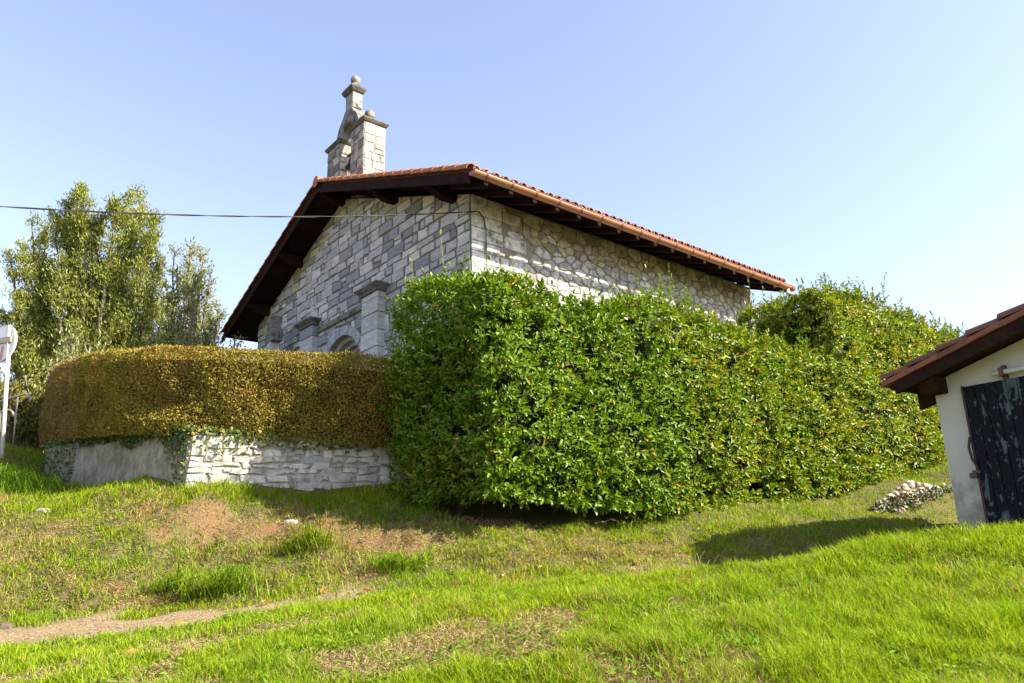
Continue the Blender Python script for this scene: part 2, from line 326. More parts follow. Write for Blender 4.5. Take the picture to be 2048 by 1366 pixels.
def rubble(mb, u0, u1, v0, v1, fn, colf, sz=.3, aspect=1.5, clips=(), gap=.02, h=.03, skip=None, cut=.2):
    pts = []; r = 0; v = v0 + sz * .3
    while v < v1:
        u = u0 + (r % 2) * sz * aspect * .5
        while u < u1 + sz:
            if random.random() > .12: pts.append((u + random.uniform(-.36, .36) * sz * aspect, v + random.uniform(-.34, .34) * sz))
            if random.random() < .18: pts.append((u + random.uniform(-.5, .5) * sz * aspect, v + random.uniform(-.5, .5) * sz))
            u += sz * aspect
        v += sz; r += 1
    A = np.array(pts); As = A * np.array([1 / aspect, 1])
    for i, p in enumerate(pts):
        if not (u0 <= p[0] <= u1 and v0 <= p[1] <= v1): continue
        if skip and skip(*p): continue
        d = ((As - As[i]) ** 2).sum(1); nb = np.argsort(d)[1:16]
        P = [(u0, v0), (u1, v0), (u1, v1), (u0, v1)]
        for j in nb:
            q = pts[j]; n = ((q[0] - p[0]) / aspect ** 2, q[1] - p[1]); mx = ((p[0] + q[0]) / 2, (p[1] + q[1]) / 2)
            P = clip_poly(P, n, n[0] * mx[0] + n[1] * mx[1])
            if len(P) < 3: break
        for n, dd in clips: P = clip_poly(P, n, dd) if len(P) > 2 else P
        if len(P) >= 3:                       # drop tiny edges so corners look broken rather than knife sharp
            Q = []
            for k in range(len(P)):
                a = P[k]; b = P[(k + 1) % len(P)]; c0 = P[k - 1]
                Q.append((a[0] * (1 - cut) + b[0] * cut, a[1] * (1 - cut) + b[1] * cut)); Q.append((a[0] * cut + b[0] * (1 - cut), a[1] * cut + b[1] * (1 - cut)))
            lay(mb, Q, fn, colf(*p), gap, .02, h)

# ------------------------------------------------------------------ the chapel
YAW = math.radians(39.686)
DA = np.array([-math.sin(YAW), math.cos(YAW), 0]); DB = np.array([math.cos(YAW), math.sin(YAW), 0]); DZ = np.array([0, 0, 1.])
C0 = at(941, 390, 14.0)
GW = 11.4; APX = 5.7; DEPTH = 9.95; ZB = 1.35 - C0[2]; SL = .38; ROOF0 = .325   # roof top surface at a=0
VERGE = -.8; EAVE = -1.08
def CH(a, b, z): return C0 + DA * a + DB * b + DZ * z
roof_z = lambda a: ROOF0 + SL * (a if a <= APX else 2 * APX - a)
wall_top = lambda a: roof_z(a) - .30
chapel = thing('chapel', 'grey stone chapel with tiled gable roof and open bell turret', 'chapel', CH(APX, 5, ZB))
ARC_A, ARC_Z, ARC_R = 5.55, -2.75, 1.05
def gcol(a, z):
    t = random.random(); low = max(0, min(1, (-.1 - z) / 1.6)); right = max(0, (2.5 - a) / 8)
    if t < .22 + .28 * low - right * .25: c = np.array([.285, .29, .295]) * random.uniform(.75, 1.15)
    elif t < .62 + .1 * low: c = np.array([.40, .395, .38]) * random.uniform(.85, 1.12)
    else: c = np.array([.53, .515, .47]) * random.uniform(.85, 1.1)
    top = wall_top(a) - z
    if top < .55 and random.random() < .75: c = c * np.array([1.0, .93, .62]) * .9   # olive colour cast under the boards, painted into the stones
    return c
gm = MB()
clips = [((-SL, 1), ROOF0 - .30), ((SL, 1), ROOF0 - .30 + SL * 2 * APX)]
in_arch = lambda a, z: (z > ARC_Z and math.hypot(a - ARC_A, z - ARC_Z) < ARC_R + .22) or (z <= ARC_Z and abs(a - ARC_A) < ARC_R + .22)
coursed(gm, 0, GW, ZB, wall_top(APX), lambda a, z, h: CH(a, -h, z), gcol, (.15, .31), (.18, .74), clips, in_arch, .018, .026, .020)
for k in range(15):                         # ring of wedge stones round the arch
    t0 = math.pi * k / 15; t1 = math.pi * (k + 1) / 15
    P = [(ARC_A + r * math.cos(t), ARC_Z + r * math.sin(t)) for r, t in ((ARC_R, t0), (ARC_R + .27, t0), (ARC_R + .27, t1), (ARC_R, t1))]
    lay(gm, P, lambda a, z, h: CH(a, -h, z), np.array([.36, .375, .40]) * random.uniform(.7, 1.2), .01, .012, .03)
for sgn in (-1, 1):
    z = ZB
    while z < ARC_Z - .05:
        h2 = min(random.uniform(.3, .45), ARC_Z - z); a0 = ARC_A + sgn * ARC_R; a1 = a0 + sgn * .25
        lay(gm, [(min(a0, a1), z), (max(a0, a1), z), (max(a0, a1), z + h2), (min(a0, a1), z + h2)], lambda a, zz, h: CH(a, -h, zz), np.array([.38, .39, .40]) * random.uniform(.7, 1.2), .01, .012, .03); z += h2
bk = MB(); sa = sorted(set(list(np.linspace(0, GW, 24)) + [APX] + list(ARC_A + ARC_R * np.cos(np.linspace(0, math.pi, 21)))))
def abot(a, side):
    d = abs(a - ARC_A); return ARC_Z + math.sqrt(max(ARC_R ** 2 - d * d, 0)) if d < ARC_R - 1e-6 else ZB
for a0, a1 in zip(sa[:-1], sa[1:]):
    mid = .5 * (a0 + a1); ins = abs(mid - ARC_A) < ARC_R
    z0, z1 = ((ARC_Z + math.sqrt(max(ARC_R ** 2 - (a0 - ARC_A) ** 2, 0)), ARC_Z + math.sqrt(max(ARC_R ** 2 - (a1 - ARC_A) ** 2, 0))) if ins else (ZB, ZB))
    bk.add([CH(a0, 0, z0), CH(a1, 0, z1), CH(a1, 0, wall_top(a1)), CH(a0, 0, wall_top(a0))], [(0, 1, 2, 3)], (.15, .14, .115))
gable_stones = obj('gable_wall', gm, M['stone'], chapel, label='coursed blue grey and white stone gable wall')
obj('mortar', bk, M['mortar'], gable_stones)
# far gable and far side, plain
bw = MB(); bw.add([CH(0, DEPTH, ZB), CH(GW, DEPTH, ZB), CH(GW, DEPTH, wall_top(GW)), CH(APX, DEPTH, wall_top(APX)), CH(0, DEPTH, wall_top(0))], [(0, 1, 2, 3, 4)], (.4, .39, .35))
bw.add([CH(GW, 0, ZB), CH(GW, DEPTH, ZB), CH(GW, DEPTH, wall_top(GW)), CH(GW, 0, wall_top(GW))], [(0, 1, 2, 3)], (.4, .39, .35))
obj('rear_wall', bw, M['rubble'], chapel)
# side wall of rubble with dressed corner stones
sm = MB()
def scol(b, z):
    c = np.array([.58, .56, .50]) * random.uniform(.75, 1.08) if random.random() < .75 else np.array([.42, .40, .35]) * random.uniform(.8, 1.1)
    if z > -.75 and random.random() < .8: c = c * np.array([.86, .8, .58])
    return c
sfn = lambda b, z, h: CH(-h, b, z)
quo = []; z = ZB; k = 0
while z < wall_top(0) - .05:
    hq = min(random.uniform(.21, .3), wall_top(0) - z); w = (.38, .85)[k % 2] * random.uniform(.85, 1.15); quo.append((z, z + hq, w))
    lay(sm, [(0, z), (w, z), (w, z + hq), (0, z + hq)], sfn, np.array([.66, .64, .57]) * random.uniform(.88, 1.05), .012, .012, .022)
    w2 = w + random.uniform(.4, .75); lay(sm, [(w, z), (w2, z), (w2, z + hq), (w, z + hq)], sfn, np.array([.6, .58, .52]) * random.uniform(.8, 1.05), .014, .015, .022)
    quo[-1] = (z, z + hq, w2); z += hq; k += 1
def inq(b, z):
    for z0, z1, w in quo:
        if z0 - .06 <= z <= z1 + .06 and b < w + .10: return True
    return False
rubble(sm, 0, DEPTH, ZB, wall_top(0) - .02, sfn, scol, .21, 1.5, (), .013, .03, inq)
sw = obj('side_wall', sm, M['rubble'], chapel, label='sunlit rubble stone side wall')
bk = MB(); bk.add([CH(0, 0, ZB), CH(0, DEPTH, ZB), CH(0, DEPTH, wall_top(0)), CH(0, 0, wall_top(0))], [(0, 1, 2, 3)], (.23, .20, .15)); obj('mortar', bk, M['mortar'], sw)

# portal: stepped arch, door, pilasters, moulding
pm_ = MB(); nseg = 20
def arch_pts(r): return [(ARC_A + r, ZB)] + [(ARC_A + r * math.cos(t), ARC_Z + r * math.sin(t)) for t in np.linspace(0, math.pi, nseg)] + [(ARC_A - r, ZB)]
steps = [(ARC_R, 0.0), (ARC_R, .13), (ARC_R - .05, .16), (ARC_R - .10, .17), (ARC_R - .10, .28), (ARC_R - .15, .31), (ARC_R - .2, .32), (ARC_R - .2, .43), (ARC_R - .25, .46), (ARC_R - .3, .47), (ARC_R - .3, .62)]
rings = [[CH(a, d, z) for a, z in arch_pts(r)] for r, d in steps]
for k in range(len(rings) - 1):
    n = len(rings[0]); pm_.add(rings[k] + rings[k + 1], [(i, i + 1, n + i + 1, n + i) for i in range(n - 1)], np.array([.36, .355, .32]) * (1 if k % 2 else .85))
pa = obj('door_arch', pm_, M['stone'], chapel)
dm = MB(); pts = arch_pts(ARC_R - .25); dm.add([CH(a, .60, z) for a, z in pts], [tuple(range(len(pts)))], (.24, .25, .26)); obj('door', dm, M['paint'], chapel)
def pilaster(a0, a1, pr, ztop):
    m = MB(); z = ZB
    while z < ztop - .02:
        hh = min(random.uniform(.34, .5), ztop - z); g = .006
        c = (np.array([.27, .28, .295]) if random.random() < .4 else np.array([.46, .455, .43])) * random.uniform(.85, 1.1)
        m.box(C0, DA, -DB, DZ, (a0 + random.uniform(0, .012), -.05, z + g), (a1 - random.uniform(0, .012), pr + random.uniform(-.01, .01), z + hh - g), c); z += hh
    p = obj('pilaster', m, M['stone'], chapel, bevel=.018)
    m = MB(); col = (.17, .17, .155)
    m.box(C0, DA, -DB, DZ, (a0 - .045, 0, ztop), (a1 + .045, pr + .045, ztop + .05), col)
    P = []
    for e, z in ((.05, ztop + .05), (.14, ztop + .13)):
        P += [CH(a0 - e, 0, z), CH(a1 + e, 0, z), CH(a1 + e, -pr - e, z), CH(a0 - e, -pr - e, z)]
    m.hexa(P, col); m.box(C0, DA, -DB, DZ, (a0 - .145, 0, ztop + .13), (a1 + .145, pr + .145, ztop + .17), col)
    obj('capital', m, M['mossy'], p)
pilaster(3.36, 4.14, .23, -1.12); pilaster(6.93, 7.72, .2, -1.06)
m = MB(); m.box(C0, DA, -DB, DZ, (4.14, 0, -1.30), (6.93, .09, -1.19), (.2, .19, .15)); m.box(C0, DA, -DB, DZ, (4.14, 0, -1.19), (6.93, .05, -1.12), (.24, .235, .2)); obj('door_moulding', m, M['mossy'], chapel, bevel=.012)

# roof: barrel tiles on both slopes
def tile_slope(sign):
    m = MB(); pitch = .235; step = .40; wid = APX - EAVE; nb = int((DEPTH + .92) / pitch); ns = int(math.ceil(wid / step))
    for i in range(nb):
        b0 = VERGE + .17 + i * pitch
        for j in range(ns):
            a0 = EAVE + j * step; a1 = min(a0 + step + .06, APX + .02); c = np.array([.28, .11, .055]) * random.uniform(.5, 1.2); c = c + np.array([.04, .04, .03]) * (random.random() < .35)
            prof = []
            for q in range(7):
                th = math.pi * q / 6; prof.append((-math.cos(th) * .088, math.sin(th) * .098))
            V = []; dj = random.uniform(-.008, .008)
            for aa, lift, sc in ((a0, .035, 1.0), (a1, .0, .85)):
                for x, h in prof:
                    A = aa if sign > 0 else 2 * APX - aa
                    V.append(CH(A, b0 + x * sc + dj, ROOF0 - .05 + SL * aa + lift + h * sc))
                for x, h in prof[::-1]:
                    A = aa if sign > 0 else 2 * APX - aa
                    V.append(CH(A, b0 + x * sc * .82 + dj, ROOF0 - .05 + SL * aa + lift + h * sc * .82 - .002))
            n = 14; m.add(V, [(k, (k + 1) % n, n + (k + 1) % n, n + k) for k in range(n)] + [tuple(range(n))[::-1]], c)
    for j in range(ns):                     # channel tiles beneath: one stepped sheet per course
        a0 = EAVE + .03 + j * step; a1 = min(a0 + step, APX); c = np.array([.26, .10, .045]) * random.uniform(.7, 1.1)
        A0 = a0 if sign > 0 else 2 * APX - a0; A1 = a1 if sign > 0 else 2 * APX - a1
        m.add([CH(A0, VERGE + .1, ROOF0 - .045 + SL * a0 + .012), CH(A0, DEPTH + .2, ROOF0 - .045 + SL * a0 + .012), CH(A1, DEPTH + .2, ROOF0 - .05 + SL * a1), CH(A1, VERGE + .1, ROOF0 - .05 + SL * a1)], [(0, 1, 2, 3)], c)
    return m
roof = obj('roof', tile_slope(1), M['tile'], chapel, label='orange clay barrel tile roof')
obj('roof_slope', tile_slope(-1), M['tile'], roof)
def half_tiles(name, pathf, length, step, r, ax_up, ax_side, cbase, parent, tilt=.02):
    m = MB(); n = int(length / step)
    for j in range(n):
        s0 = j * step; s1 = s0 + step + .05; c = np.array(cbase) * random.uniform(.75, 1.15)
        V = []
        for s, l, sc in ((s0, tilt, 1.0), (s1, 0, .9)):
            p = pathf(s)
            for kk in (1.0, .84):
                for q in range(9):
                    th = math.pi * (q / 8 * 1.1 - .05); th = th if kk == 1.0 else math.pi - th
                    V.append(p + ax_side * (math.cos(th) * r * sc * kk) + ax_up * (math.sin(th) * r * sc * kk + l))
        k = 18; m.add(V, [(i, (i + 1) % k, k + (i + 1) % k, k + i) for i in range(k)] + [tuple(range(k))[::-1], tuple(range(k, 2 * k))], c)
    return obj(name, m, M['tile'], parent)
up_r = nrm(DZ - DA * SL); up_l = nrm(DZ + DA * SL); hyp = math.hypot(1, SL)
side_r = nrm(DB * 1.0 - DZ * .55); 
half_tiles('verge_tile_row', lambda s: CH(EAVE + .02 + s / hyp, VERGE + .03, ROOF0 - .06 + SL * (EAVE + .02 + s / hyp)), (APX - EAVE - .05) * hyp, .42, .115, up_r, DB, (.36, .125, .045), roof)
half_tiles('verge_tile_row', lambda s: CH(2 * APX - EAVE - .02 - s / hyp, VERGE + .03, ROOF0 - .06 + SL * (EAVE + .02 + s / hyp)), (APX - EAVE - .05) * hyp, .42, .115, up_l, DB, (.30, .11, .045), roof)
half_tiles('ridge_tile_row', lambda s: CH(APX, VERGE - .06 + s, roof_z(APX) - .05), DEPTH + 1.05, .42, .15, DZ, DA, (.36, .125, .045), roof)
m = MB(); V = [CH(APX + .15 * math.cos(t), VERGE - .065, roof_z(APX) - .05 + .15 * math.sin(t)) for t in np.linspace(0, 2 * math.pi, 20, endpoint=False)]
V2 = [v + DB * .02 for v in V]; m.add(V + V2, [tuple(range(20))[::-1], tuple(range(20, 40))] + [(i, (i + 1) % 20, 20 + (i + 1) % 20, 20 + i) for i in range(20)], (.42, .13, .045)); obj('ridge_end_disc', m, M['tile'], roof)
# timber: soffit boards, barge boards, purlins, rafters
wc = (.022, .010, .007)
m = MB()
for sign in (1, -1):
    for q in range(int(13)):
        a0 = EAVE + .06 + q * (APX - EAVE - .06) / 13; a1 = a0 + (APX - EAVE - .06) / 13 - .006
        A0, A1 = (a0, a1) if sign > 0 else (2 * APX - a0, 2 * APX - a1)
        P = []
        for lift in (-.15, -.115):
            P += [CH(A0, VERGE + .05, ROOF0 + SL * a0 + lift), CH(A1, VERGE + .05, ROOF0 + SL * a1 + lift), CH(A1, DEPTH + .15, ROOF0 + SL * a1 + lift), CH(A0, DEPTH + .15, ROOF0 + SL * a0 + lift)]
        m.hexa(P, np.array(wc) * random.uniform(.7, 1.3))
obj('soffit_boards', m, M['wood'], roof)
for sign in (1, -1):
    m = MB(); P = []
    for z in (-.34, -.11):
        for b in (VERGE - .0, VERGE + .045):
            for a in (EAVE + .05, APX): P.append((a, b, z))
    def cc(a, b, z): return CH(a if sign > 0 else 2 * APX - a, b, ROOF0 + SL * a + z)
    A, B, D0, E0, A2, B2, D2, E2 = P
    m.hexa([cc(*A), cc(*B), cc(*E0), cc(*D0), cc(*A2), cc(*B2), cc(*E2), cc(*D2)], (.024, .011, .008)); obj('barge_board', m, M['wood'], roof, bevel=.008)
def purlin(a, w=.2, hgt=.30, ln=.74):
    zt = roof_z(a) - .155 - SL * w / 2; m = MB()
    prof = [(.3, zt), (-ln, zt), (-ln, zt - hgt * .45), (-ln + .10, zt - hgt * .62), (-ln + .24, zt - hgt * .78), (-ln + .40, zt - hgt), (.3, zt - hgt)]
    k = len(prof); V = [CH(a - w / 2, b, z) for b, z in prof] + [CH(a + w / 2, b, z) for b, z in prof]
    m.add(V, [tuple(range(k)), tuple(range(k, 2 * k))[::-1]] + [(i, k + i, k + (i + 1) % k, (i + 1) % k) for i in range(k)], wc); obj('purlin', m, M['wood'], roof, bevel=.01)
for a in (.55, 2.95, 5.7, 8.25, 10.55): purlin(a)
for k in range(18):
    b = -.35 + k * .62; m = MB(); P = []
    for z in (-.30, -.155):
        P += [CH(-.98, b - .05, ROOF0 - SL * .98 + z), CH(.15, b - .05, ROOF0 + SL * .15 + z), CH(.15, b + .05, ROOF0 + SL * .15 + z), CH(-.98, b + .05, ROOF0 - SL * .98 + z)]
    m.hexa(P, wc); obj('rafter', m, M['wood'], roof, bevel=.006)
# gutter, brackets, downpipe
GA, GZZ, GR = EAVE - .085, ROOF0 + SL * EAVE - .125, .100
m = MB(); b0, b1 = VERGE - .02, DEPTH + .22; nb = 30
ring = [(math.cos(t) * GR, math.sin(t) * GR) for t in np.linspace(math.pi * 1.02, math.pi * 1.98, 12)]; ring_in = [(x * .93, z * .93) for x, z in ring[::-1]]; full = ring + ring_in; k = len(full)
V = [CH(GA + x, b, GZZ + z - .006 * (b - b0)) for b in np.linspace(b0, b1, nb) for x, z in full]
m.add(V, [(i * k + q, i * k + (q + 1) % k, (i + 1) * k + (q + 1) % k, (i + 1) * k + q) for i in range(nb - 1) for q in range(k)], (.29, .115, .045))
disc = [CH(GA + x, b0, GZZ + z) for x, z in ring]; m.add(disc, [tuple(range(len(disc)))], (.26, .105, .045))
m.tube([CH(GA - GR * 1.0, b0, GZZ), CH(GA - GR * 1.0, b1, GZZ - .006 * (b1 - b0))], .011, 6, (.3, .1, .045))
gut = obj('gutter', m, M['gutter'], chapel, smooth=False, label='half round copper brown gutter')
gut.data.polygons.foreach_set('use_smooth', np.ones(len(gut.data.polygons), bool))
for q in range(18):
    b = b0 + .30 + q * .62; dz = -.006 * (b - b0); m = MB()
    P1 = [(math.cos(t) * (GR + .007), math.sin(t) * (GR + .007)) for t in np.linspace(math.pi * .93, math.pi * 2.02, 12)]
    kk = len(P1); V = [CH(GA + x, b + e, GZZ + z + dz) for e in (-.02, .02) for x, z in P1] + [CH(GA + x * .9, b + e, GZZ + z * .9 + dz) for e in (-.02, .02) for x, z in P1]
    Fs = [(i, i + 1, kk + i + 1, kk + i) for i in range(kk - 1)] + [(i, i + 1, 2 * kk + i + 1, 2 * kk + i) for i in range(kk - 1)] + [(kk + i, kk + i + 1, 3 * kk + i + 1, 3 * kk + i) for i in range(kk - 1)]
    m.add(V, Fs, (.14, .045, .03)); obj('gutter_bracket', m, M['gutter'], gut)
m = MB(); gb = DEPTH - .05
m.tube([CH(GA, gb, GZZ - .1), CH(GA, gb, GZZ - .30), CH(GA + .08, gb - .02, GZZ - .38), CH(-.20, gb - .22, GZZ - .62), CH(-.08, gb - .26, GZZ - .74), CH(-.08, gb - .26, ZB)], .05, 10, (.50, .50, .47)); obj('downpipe', m, M['paint'], chapel, smooth=True)

# bell turret on the gable
bel = MB(); BCA = 6.08; b_f, b_k = .15, .80
bcol = lambda a, z: (np.array([.40, .365, .32]) if random.random() < .5 else np.array([.22, .205, .19])) * random.uniform(.75, 1.1)  # darker stones: shade of the front put into the colour
def pillar(a0, a1, z0, z1):
    m = MB()
    coursed(m, a0, a1, z0, z1, lambda a, z, h: CH(a, b_f - h, z), bcol, (.2, .3), (.2, .42), gap=.014, h=.018)
    coursed(m, b_f, b_k, z0, z1, lambda b, z, h: CH(a0 - h, b, z), lambda a, z: (np.array([.60, .54, .45]) if random.random() < .8 else np.array([.34, .30, .25])) * random.uniform(.78, 1.05), (.2, .3), (.22, .45), gap=.02, h=.018)  # sunward face: paler stones, sunlight painted into the colour
    coursed(m, b_f, b_k, z0, z1, lambda b, z, h: CH(a1 + h, b, z), bcol, (.2, .3), (.22, .45), gap=.014, h=.018)
    coursed(m, a0, a1, z0, z1, lambda a, z, h: CH(a, b_k + h, z), bcol, (.2, .3), (.2, .42), gap=.014, h=.018)
    m.box(C0, DA, DB, DZ, (a0 + .006, b_f + .006, z0), (a1 - .006, b_k - .006, z1), (.30, .26, .2)); return m
turret = obj('bell_turret', pillar(4.99, 5.74, 2.0, 4.30), M['rubble'], chapel, label='small stone bell turret with three ball finials')
obj('pillar', pillar(6.42, 7.20, 2.0, 4.30), M['rubble'], turret)
obj('sill', (lambda m: (m.box(C0, DA, DB, DZ, (5.74, b_f + .05, 2.0), (6.42, b_k - .05, 2.95), (.35, .32, .27)), m)[1])(MB()), M['rubble'], turret)
def slab(name, a0, a1, b0, b1, z0, z1, e, parent, col=(.13, .125, .10)):
    m = MB(); zm = z0 + (z1 - z0) * .5; P = []
    for ee, z in ((e * .35, z0), (e, zm)): P += [CH(a0 - ee, b0 - ee, z), CH(a1 + ee, b0 - ee, z), CH(a1 + ee, b1 + ee, z), CH(a0 - ee, b1 + ee, z)]
    m.hexa(P, col); m.box(C0, DA, DB, DZ, (a0 - e - .004, b0 - e - .004, zm + .002), (a1 + e + .004, b1 + e + .004, z1), col); return obj(name, m, M['mossy'], parent, bevel=.02)
slab('cornice', 4.99, 5.74, b_f, b_k, 4.302, 4.42, .075, turret); slab('cornice', 6.42, 7.20, b_f, b_k, 4.302, 4.42, .075, turret)
# arch block with curved shoulders: polygon in (a,z), extruded
m = MB(); inner = [(BCA + .34 * math.cos(t), 4.44 + .34 * math.sin(t)) for t in np.linspace(0, math.pi, 13)]
def outz(a):
    d = abs(a - BCA)
    return float(np.interp(d, [0, .20, .26, .36, .46, .56, .64, .70], [5.22, 5.22, 5.12, 5.0, 4.92, 4.80, 4.64, 4.44]))
oa = np.linspace(BCA + .70, BCA - .70, 29); ab0, ab1 = b_f + .04, b_f + .46
def iz(a): d = abs(a - BCA); return 4.44 + math.sqrt(max(.34 ** 2 - d * d, 0)) if d < .34 else 4.44
for a_, a2 in zip(oa[:-1], oa[1:]):
    P = [CH(a_, ab0, iz(a_)), CH(a2, ab0, iz(a2)), CH(a2, ab1, iz(a2)), CH(a_, ab1, iz(a_)), CH(a_, ab0, outz(a_)), CH(a2, ab0, outz(a2)), CH(a2, ab1, outz(a2)), CH(a_, ab1, outz(a_))]
    m.hexa(P, (.21, .205, .18))
obj('bell_arch', m, M['mossy'], turret)
m = MB(); m.box(C0, DA, DB, DZ, (5.84, b_f + .05, 5.20), (6.28, b_f + .36, 5.72), (.32, .29, .25)); obj('finial_column', m, M['mossy'], turret, bevel=.02)
slab('cornice', 5.84, 6.30, b_f + .05, b_f + .36, 5.722, 5.90, .085, turret)
def finial(a, b, z, r):
    m = MB(); m.lathe(CH(a, b, z), [(r * 1.35, 0), (r * 1.3, r * .5), (r * .8, r * 1.1), (r * .55, r * 1.25)], 14, (.27, .25, .21)); m.ball(CH(a, b, z + r * 2.1), r, (.30, .28, .20)); obj('ball_finial', m, M['mossy'], turret, smooth=True)
finial(6.0, b_f + .2, 5.90, .14); finial(5.28, b_f + .30, 4.42, .145); finial(6.9, b_f + .33, 4.42, .14)

bell = MB(); bell.lathe(CH(BCA, .42, 3.42), [(.235, 0), (.225, .04), (.17, .12), (.145, .25), (.12, .33), (.06, .38), (.03, .40), (.03, .52)], 18, (.035, .032, .028)); bell.tube([CH(BCA + .36, .42, 3.95), CH(BCA - .36, .42, 3.95)], .04, 8, (.05, .03, .02))
obj('bell', bell, M['metal'], None, smooth=True, base=CH(BCA, .42, 3.42), label='small dark bell hanging in the open arch of the stone turret', cat='bell')

# overhead cable to the chapel corner, then down its side wall
pts = []; A = at(-260, 394, 9.0); B = CH(-.06, .16, -.34)
for t in np.linspace(0, 1, 40): p = A + (B - A) * t; p = p - DZ * .36 * 4 * t * (1 - t) * .55; pts.append(p)
m = MB()
for ph in (0, math.pi):
    q = []
    for i in range(len(pts) - 1):
        for t in np.linspace(0, 1, 8, endpoint=False):
            s = (i + t) * 1.1; q.append(pts[i] + (pts[i + 1] - pts[i]) * t + np.array([0, math.cos(s + ph), math.sin(s + ph)]) * .007)
    m.tube(q, .0075, 5, (.02, .02, .02))
m.tube([B + DB * 0, CH(-.07, .27, -.46), CH(-.06, .34, -.70), CH(-.06, .34, -1.2), CH(-.06, .34, -2.6)], .012, 6, (.018, .018, .018))
obj('overhead_cable', m, M['paint'], None, smooth=True, base=B, label='twisted black cable crossing the sky to the chapel corner', cat='cable')

# stone cross at the left end of the gable
cb = at(546, 700, 20.2); cb[2] = 1.6; cr = thing('stone_cross', 'grey weathered stone cross standing by the left end of the gable', 'cross', cb)
ca_ = nrm(np.array([.55, -.83, 0])); cb_ = np.array([-ca_[1], ca_[0], 0]); zt = at(543, 638, 20.2)[2]
m = MB(); m.box(cb, ca_, cb_, DZ, (-.16, -.14, 0), (.16, .14, zt - 1.6 - .72), (.46, .45, .41)); obj('post', m, M['stone'], cr, bevel=.02)
m = MB(); m.box(cb, ca_, cb_, DZ, (-.36, -.15, zt - 1.6 - .72), (.36, .15, zt - 1.6 - .36), (.20, .19, .17)); m.box(cb, ca_, cb_, DZ, (-.17, -.15, zt - 1.6 - .36), (.17, .15, zt - 1.6 + .05), (.20, .19, .17)); obj('crosshead', m, M['mossy'], cr, bevel=.02)

# ------------------------------------------------------------------ foliage generators
def leaf_mesh(P, D, Nn, L, Wd, Cc, fold=.18, droop=.15):
    n = len(P); D = nrm(D); S_ = nrm(np.cross(D, Nn)); U = nrm(np.cross(S_, D)); L = L[:, None]; Wd = Wd[:, None]
    b = P; t = P + D * L - U * L * droop
    r1 = P + D * L * .33 + S_ * Wd * .48 + U * Wd * fold; r2 = P + D * L * .72 + S_ * Wd * .40 + U * (Wd * fold - L * droop * .5)
    l1 = P + D * L * .33 - S_ * Wd * .48 + U * Wd * fold; l2 = P + D * L * .72 - S_ * Wd * .40 + U * (Wd * fold - L * droop * .5)
    V = np.stack([b, r1, r2, t, l2, l1], 1).reshape(-1, 3); i = np.arange(n)[:, None] * 6
    Q = np.concatenate([i + np.array([[0, 1, 2, 3]]), i + np.array([[0, 3, 4, 5]])], 0)
    return V, Q, np.repeat(Cc, 6, 0)
def shoots(P, D, nl, ln, Lr, Wr, colf, rng=rng, spread=.95):
    n = len(P); D = nrm(D); k = nl; h = nrm(np.cross(D, rng.normal(size=(n, 3)))); g = np.cross(D, h)
    out_p, out_d, out_n, out_l, out_w, out_c = [], [], [], [], [], []
    for q in range(k):
        th = q * 2.4 + rng.random(n) * .8; rad = h * np.cos(th)[:, None] + g * np.sin(th)[:, None]
        f = (q + .5) / k; pos = P + D * (ln * (f - .25))[:, None] if hasattr(ln, '__len__') else P + D * (ln * (f - .25))
        up = f ** 1.5; d = rad * spread * (1.05 - .75 * up) + D * (.35 + .75 * up) + rng.normal(size=(n, 3)) * .12
        out_p.append(pos); out_d.append(d); out_n.append(D * 1.0 - rad * .2 + rng.normal(size=(n, 3)) * .25 + np.array([0, 0, .35]))
        sz = rng.uniform(.5, 1.15, n) * (1 - .25 * up); out_l.append(sz * Lr); out_w.append(sz * Wr); out_c.append(colf(pos, f))
    return leaf_mesh(np.concatenate(out_p), np.concatenate(out_d), np.concatenate(out_n), np.concatenate(out_l), np.concatenate(out_w), np.concatenate(out_c))

